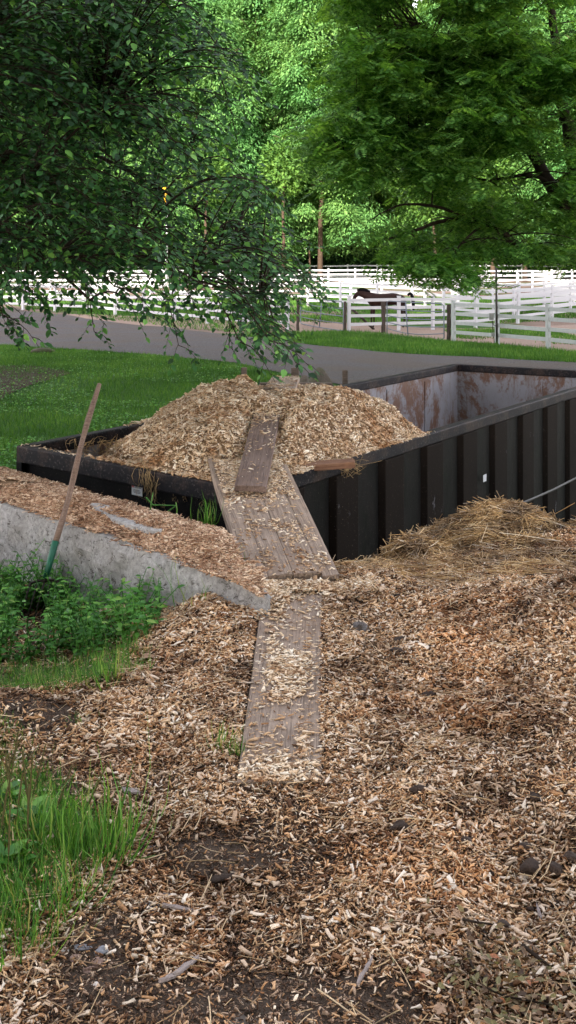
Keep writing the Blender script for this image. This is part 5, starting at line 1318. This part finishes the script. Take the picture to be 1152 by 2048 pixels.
while nb < 600 and tries < 60000:
    tries += 1; px = rnd.uniform(620, 1260); py = rnd.uniform(-150, 580); Y = rnd.uniform(18.6, 23.6)
    if not rt_ok(px, py): continue
    if float(fbm(np.float64(px), np.float64(py), 110, 15)) < .46 and rnd.random() < .95: continue
    if any(abs(px-h[0]) < h[2] and abs(py-h[1]) < h[3] and rnd.random() < h[4] for h in holes): continue
    T = at(px, py, Y); j = int(np.argmin(np.sum((AP-np.array(T))**2, 1))); S = Vector(AP[j])
    if (T-S).length > 2.4: S = T+(S-T).normalized()*2.4
    pts = bez(S, S.lerp(T, .5)+Vector((0, 0, .25)), T, 6); tw.tube(pts, [.018-.014*(i/6) for i in range(7)], 4, False); nb += 1
    # flat spray around the end
    for _ in range(46):
        u = rnd.random()**.7; b = pts[0].lerp(T, .35+.65*u) if u < .9 else T
        off = Vector((rnd.gauss(0, .33), rnd.gauss(0, .33), rnd.gauss(0, .09))); c = T+off-Vector((0, 0, .25*off.length**1.5))
        a = rnd.uniform(0, 6.28); CL.append(tuple(c)); CDv.append((math.cos(a), math.sin(a), -.45+rnd.gauss(0, .25))); CN.append((rnd.gauss(0, .3), rnd.gauss(-.1, .3), 1)); CS.append(rnd.uniform(.24, .40))
# compound leaf: leaflets either side of a rachis
tv = []; tf = []
for i in range(6):
    x0 = .10+i*.155
    for s in (1, -1):
        o_ = len(tv); w = .065; L = .36*(1-.4*abs(i-2.5)/3)
        tv += [(x0, 0, 0), (x0+.02-w, s*L*.5, -.01), (x0+.05, s*L, -.05), (x0+.04+w, s*L*.5, -.01)]; tf.append((o_, o_+1, o_+2, o_+3) if s < 0 else (o_, o_+3, o_+2, o_+1))
tv = np.array(tv); CLn = np.array(CL)
uc = far_tree_mesh('added_shade_crown', 13, 6.5, 0, 110, 520, .16, 888, .3, 'round'); uc.materials.append(M['leaf_locust']); uo = link('added_shade_crown', uc, None, rt); uo.location = (-1.5, 4.5, 11.5)  # extra crown added above the frame to shade the fences
me = inst('crown', tv, tf, frames(np.array(CDv), np.array(CN), np.array(CS)), CLn)
o = link('crown', me, M['leaf_locust']); o.parent = rt; o.matrix_parent_inverse = invR
o = tw.build('twigs', M['bark'], None, True); o['kind'] = 'stuff'; o.parent = rt; o.matrix_parent_inverse = invR; print('locust leaves', len(CL))

# ---- background trees
def far_trunk_mesh(H, r, seed, Rw):
    rs = random.Random(seed); mb = MB(); pts = [Vector((rs.gauss(0, .12)*i*.3, rs.gauss(0, .12)*i*.3, H*.92*i/10)) for i in range(11)]; tree_wood(mb, pts, r, r*.15, 8)
    for k in range(16):
        b = pts[rs.randint(3, 9)]; a = rs.uniform(0, 6.28); L = Rw*rs.uniform(.5, .9); e_ = b+Vector((math.cos(a)*L, math.sin(a)*L, L*.35)); tree_wood(mb, bez(b, b.lerp(e_, .5)+Vector((0, 0, .5)), e_, 5), r*.3, .03, 5)
    me = bpy.data.meshes.new('trunk'); me.from_pydata(mb.v, [], mb.f); me.update(); me.materials.append(M['bark_far']); return me
variants = []
for k, (H, Rw, z0, nl, per, size, shp, mt) in enumerate([(34, 5.8, 4.5, 230, 620, .33, 'col', 'leaf_sun'), (31, 6.8, 4.0, 230, 620, .34, 'round', 'leaf_sun'), (32, 6.8, 3.0, 230, 560, .36, 'round', 'leaf_wood'), (36, 7.8, 5.0, 240, 480, .42, 'round', 'leaf_wood')]):
    cm = far_tree_mesh('crown', H, Rw, z0, nl, per, size, 300+k, .5, shp); cm.materials.append(M[mt]); variants.append((cm, far_trunk_mesh(H, .30+.05*k, 400+k, Rw), H))
def far_tree(px, Y, var, sc, rot, label, name='background_tree', group=None, xw=None, sz=1):
    x = (px-576)/F*Y if xw is None else xw; z = gz(x, Y)-.1
    root = empty(name, (x, Y, z), label, 'tree', group); cm, tm, H = variants[var]
    c = link('crown', cm, None, root); t = link('trunk', tm, None, root); t.data.polygons.foreach_set('use_smooth', [True]*len(t.data.polygons))
    root.rotation_euler = (0, 0, rot); root.scale = (sc, sc, sc*sz); return root
bt = [(640, 92, 0, .93, .3, 'sunlit bright green tree rising in the centre of the picture'), (520, 98, 1, .98, 1.2, 'yellow green sunlit tree left of the central one'),
      (390, 92, 1, .85, 2.5, 'bright yellow tree showing through gaps in the dark leaves'), (270, 99, 0, .95, 4.0, 'sunlit tree behind the middle of the dark hanging branches'), (120, 94, 1, .9, 5.0, 'sunlit tree behind the upper left branches'),
      (-30, 98, 0, 1.0, 1.0, 'sunlit tree beyond the left edge of the fences'), (760, 106, 2, .98, 2.0, 'darker green tree just right of the central bright one'), (900, 104, 1, .92, 3.3, 'tree behind the left half of the feathery crown'),
      (1050, 96, 0, .9, 5.2, 'pale green tree visible beside the leaning trunk at right'), (1190, 94, 1, .9, .7, 'sunlit tree at the right edge behind the leaning trunks'),
      (460, 122, 3, .95, 1.0, 'tall tree in the back row above the yellow tree'), (600, 124, 3, 1.0, 2.1, 'tall tree in the back row behind the central one'), (740, 122, 3, 1.02, 3.0, 'tall back row tree right of centre against the sky'),
      (880, 126, 3, 1.0, 4.0, 'back row tree behind the feathery crown'), (1020, 121, 3, .96, 5.0, 'back row tree near the right trunks'), (1160, 124, 3, 1.0, 6.0, 'rightmost back row tree'), (300, 125, 3, 1.0, .5, 'back row tree behind the dark branches'), (140, 122, 3, 1.0, 2.6, 'back row tree at upper left behind the leaves'), (-20, 124, 3, 1.0, 3.6, 'leftmost back row tree')]
for (px, Y, v, sc, rot, lb) in bt: far_tree(px, Y, v, sc, rot, lb)
yt = empty('added_shade_tree', (-10.6, 24.5, -1.2), 'dark tree added behind the hanging branches at far left to shade the lawn', 'tree')  # added tree: shades the lawn and darkens the gaps between the leaves
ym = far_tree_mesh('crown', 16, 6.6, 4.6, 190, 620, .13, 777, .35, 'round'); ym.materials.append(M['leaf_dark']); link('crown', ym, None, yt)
mb = MB(); tree_wood(mb, [Vector((.05*i, 0, 1.4*i)) for i in range(9)], .36, .1, 10)
for k in range(10):
    b = Vector((0, 0, 3.5+k*.8)); a_ = k*2.4; e_ = b+Vector((math.cos(a_)*4, math.sin(a_)*4, 2)); tree_wood(mb, bez(b, b.lerp(e_, .5)+Vector((0, 0, .6)), e_, 6), .12, .02, 6)
mb.build('trunk', M['bark'], yt, True)
# bushes beneath
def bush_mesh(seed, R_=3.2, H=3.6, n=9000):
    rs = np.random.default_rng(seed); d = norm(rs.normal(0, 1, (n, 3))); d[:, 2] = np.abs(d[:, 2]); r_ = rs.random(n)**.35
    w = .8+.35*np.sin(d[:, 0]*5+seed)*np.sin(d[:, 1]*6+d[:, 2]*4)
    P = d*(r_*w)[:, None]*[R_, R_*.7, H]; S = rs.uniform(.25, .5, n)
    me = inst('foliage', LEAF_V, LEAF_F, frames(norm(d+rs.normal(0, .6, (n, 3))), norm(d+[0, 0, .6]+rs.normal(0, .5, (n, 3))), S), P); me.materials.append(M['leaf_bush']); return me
bms = [bush_mesh(1, 4.2, 4.2, 13000), bush_mesh(2, 4.6, 5.0, 14000), bush_mesh(3, 4.2, 4.4, 12000)]
bush0 = None
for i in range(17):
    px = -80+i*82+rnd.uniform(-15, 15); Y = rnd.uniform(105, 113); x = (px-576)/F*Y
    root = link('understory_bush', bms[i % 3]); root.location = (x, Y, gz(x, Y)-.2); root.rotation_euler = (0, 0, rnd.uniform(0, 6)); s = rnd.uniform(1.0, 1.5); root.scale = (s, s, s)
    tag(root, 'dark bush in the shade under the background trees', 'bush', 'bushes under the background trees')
# bare sunlit trunks
for (px, Y, r_, top, lb) in ((568, 88, .20, 425, 'orange lit slender trunk left of the central tree'), (619, 95, .12, 470, 'thin lit trunk in the gap below the central tree'), (868, 92, .22, 480, 'dark trunk under the feathery crown, left one of two'), (986, 92, .26, 440, 'dark trunk beside the top of the metal pole'), (412, 84, .16, 440, 'trunk showing through the hanging leaves')):
    x = (px-576)/F*Y; z = gz(x, Y); zt_ = CAMZ-(top-HZ)/F*Y; root = empty('slender_tree', (x, Y, z), lb, 'tree')
    mb = MB(); tree_wood(mb, [Vector((rnd.gauss(0, .06)*i*.4, 0, (zt_-z+3)*i/6)) for i in range(7)], r_, r_*.5, 8); mb.build('trunk', M['bark_far'], root, True)
    n = 1600; d = norm(rng.normal(0, 1, (n, 3))); P = d*(rng.random(n)**.4)[:, None]*[2.2, 2.0, 2.6]+[0, 0, zt_-z+4.0]
    me = inst('crown', LEAF_V, LEAF_F, frames(norm(d+rng.normal(0, .6, (n, 3))), norm(d+[0, 0, .6]), rng.uniform(.25, .5, n)), P); link('crown', me, M['leaf_wood'], root)
# yellow marker on a pole
q = at(333, 390, 80); root = empty('marker_pole', (q.x, q.y, gz(q.x, q.y)), 'white pole with a yellow marker glimpsed through the left leaves', 'pole')
mb = MB(); h_ = q.z-gz(q.x, q.y); mb.tube([(0, 0, 0), (0, 0, h_-.6)], .10, 8); mb.build('shaft', M['white'], root, True); mb = MB(); mb.tube([(0, 0, h_-.6), (-.05, 0, h_+.1), (-.2, 0, h_+.6)], [.16, .22, .14], 8); mb.build('marker', M['yellow'], root, True)

# unseen trees added behind the camera to block the sun over the yard
for i, (x, Y, v, sc, sz) in enumerate([(-36, -17, 1, 1.1, 1.08), (-27, -20, 3, 1.0, 1.06), (-18, -17, 2, 1.1, 1.06), (-10, -20, 3, 1.0, 1.06), (-2, -17, 2, 1.1, 1.06), (7, -20, 3, 1.0, 1.06), (15, -17, 1, 1.1, 1.08)]):
    far_tree(0, Y, v, sc, i*1.3, 'unseen tree added behind the viewpoint to cast shade', 'unseen_shade_tree', 'unseen trees added to shade the yard', x, sz)

# ------------------------------------------------------------------ light, sky, camera
EL, AZ = R(24.5), math.atan2(-.28, -.96)      # direction towards the sun in plan (x, y)
sdir = Vector((-.28*math.cos(EL)/1.0, -.96*math.cos(EL), math.sin(EL))).normalized()
sun = bpy.data.lights.new('sun', 'SUN'); sun.energy = 2.4; sun.angle = R(.5); sun.color = (1, .90, .74)
so = bpy.data.objects.new('sun', sun); COL.objects.link(so); so.rotation_euler = sdir.to_track_quat('Z', 'Y').to_euler()
w = bpy.data.worlds.new('World'); scene.world = w; w.use_nodes = True; nt = w.node_tree; bg = nt.nodes['Background']
sk = nt.nodes.new('ShaderNodeTexSky'); sk.sky_type = 'NISHITA'; sk.sun_disc = False; sk.sun_elevation = EL; sk.sun_rotation = math.atan2(sdir.x, sdir.y); sk.air_density = 1.0; sk.dust_density = .8; sk.ozone_density = 1.0
hs_ = nt.nodes.new('ShaderNodeHueSaturation'); hs_.inputs['Saturation'].default_value = .30
tn = nt.nodes.new('ShaderNodeMix'); tn.data_type = 'RGBA'; tn.blend_type = 'MULTIPLY'; tn.inputs[0].default_value = 1; tn.inputs[7].default_value = (1.06, .975, .955, 1)
nt.links.new(sk.outputs[0], hs_.inputs['Color']); nt.links.new(hs_.outputs[0], tn.inputs[6]); nt.links.new(tn.outputs[2], bg.inputs[0]); bg.inputs[1].default_value = .15
cam = bpy.data.cameras.new('camera'); co = bpy.data.objects.new('camera', cam); COL.objects.link(co); scene.camera = co
co.location = (0, 0, CAMZ); co.rotation_euler = (R(90), 0, 0); cam.sensor_fit = 'VERTICAL'; cam.sensor_height = 36; cam.lens = F/2048*36; cam.shift_y = -(1024-HZ)/2048; cam.clip_end = 1000; cam.clip_start = .05
vs = scene.view_settings; vs.view_transform = 'Standard'; vs.look = 'None'; vs.gamma = 1; vs.exposure = 2.4
cy = scene.cycles; cy.max_bounces = 5; cy.diffuse_bounces = 3; cy.glossy_bounces = 2; cy.transmission_bounces = 3; cy.transparent_max_bounces = 4; cy.use_denoising = True; cy.sample_clamp_indirect = 6
scene.cycles.use_adaptive_sampling = True; scene.cycles.adaptive_threshold = .02
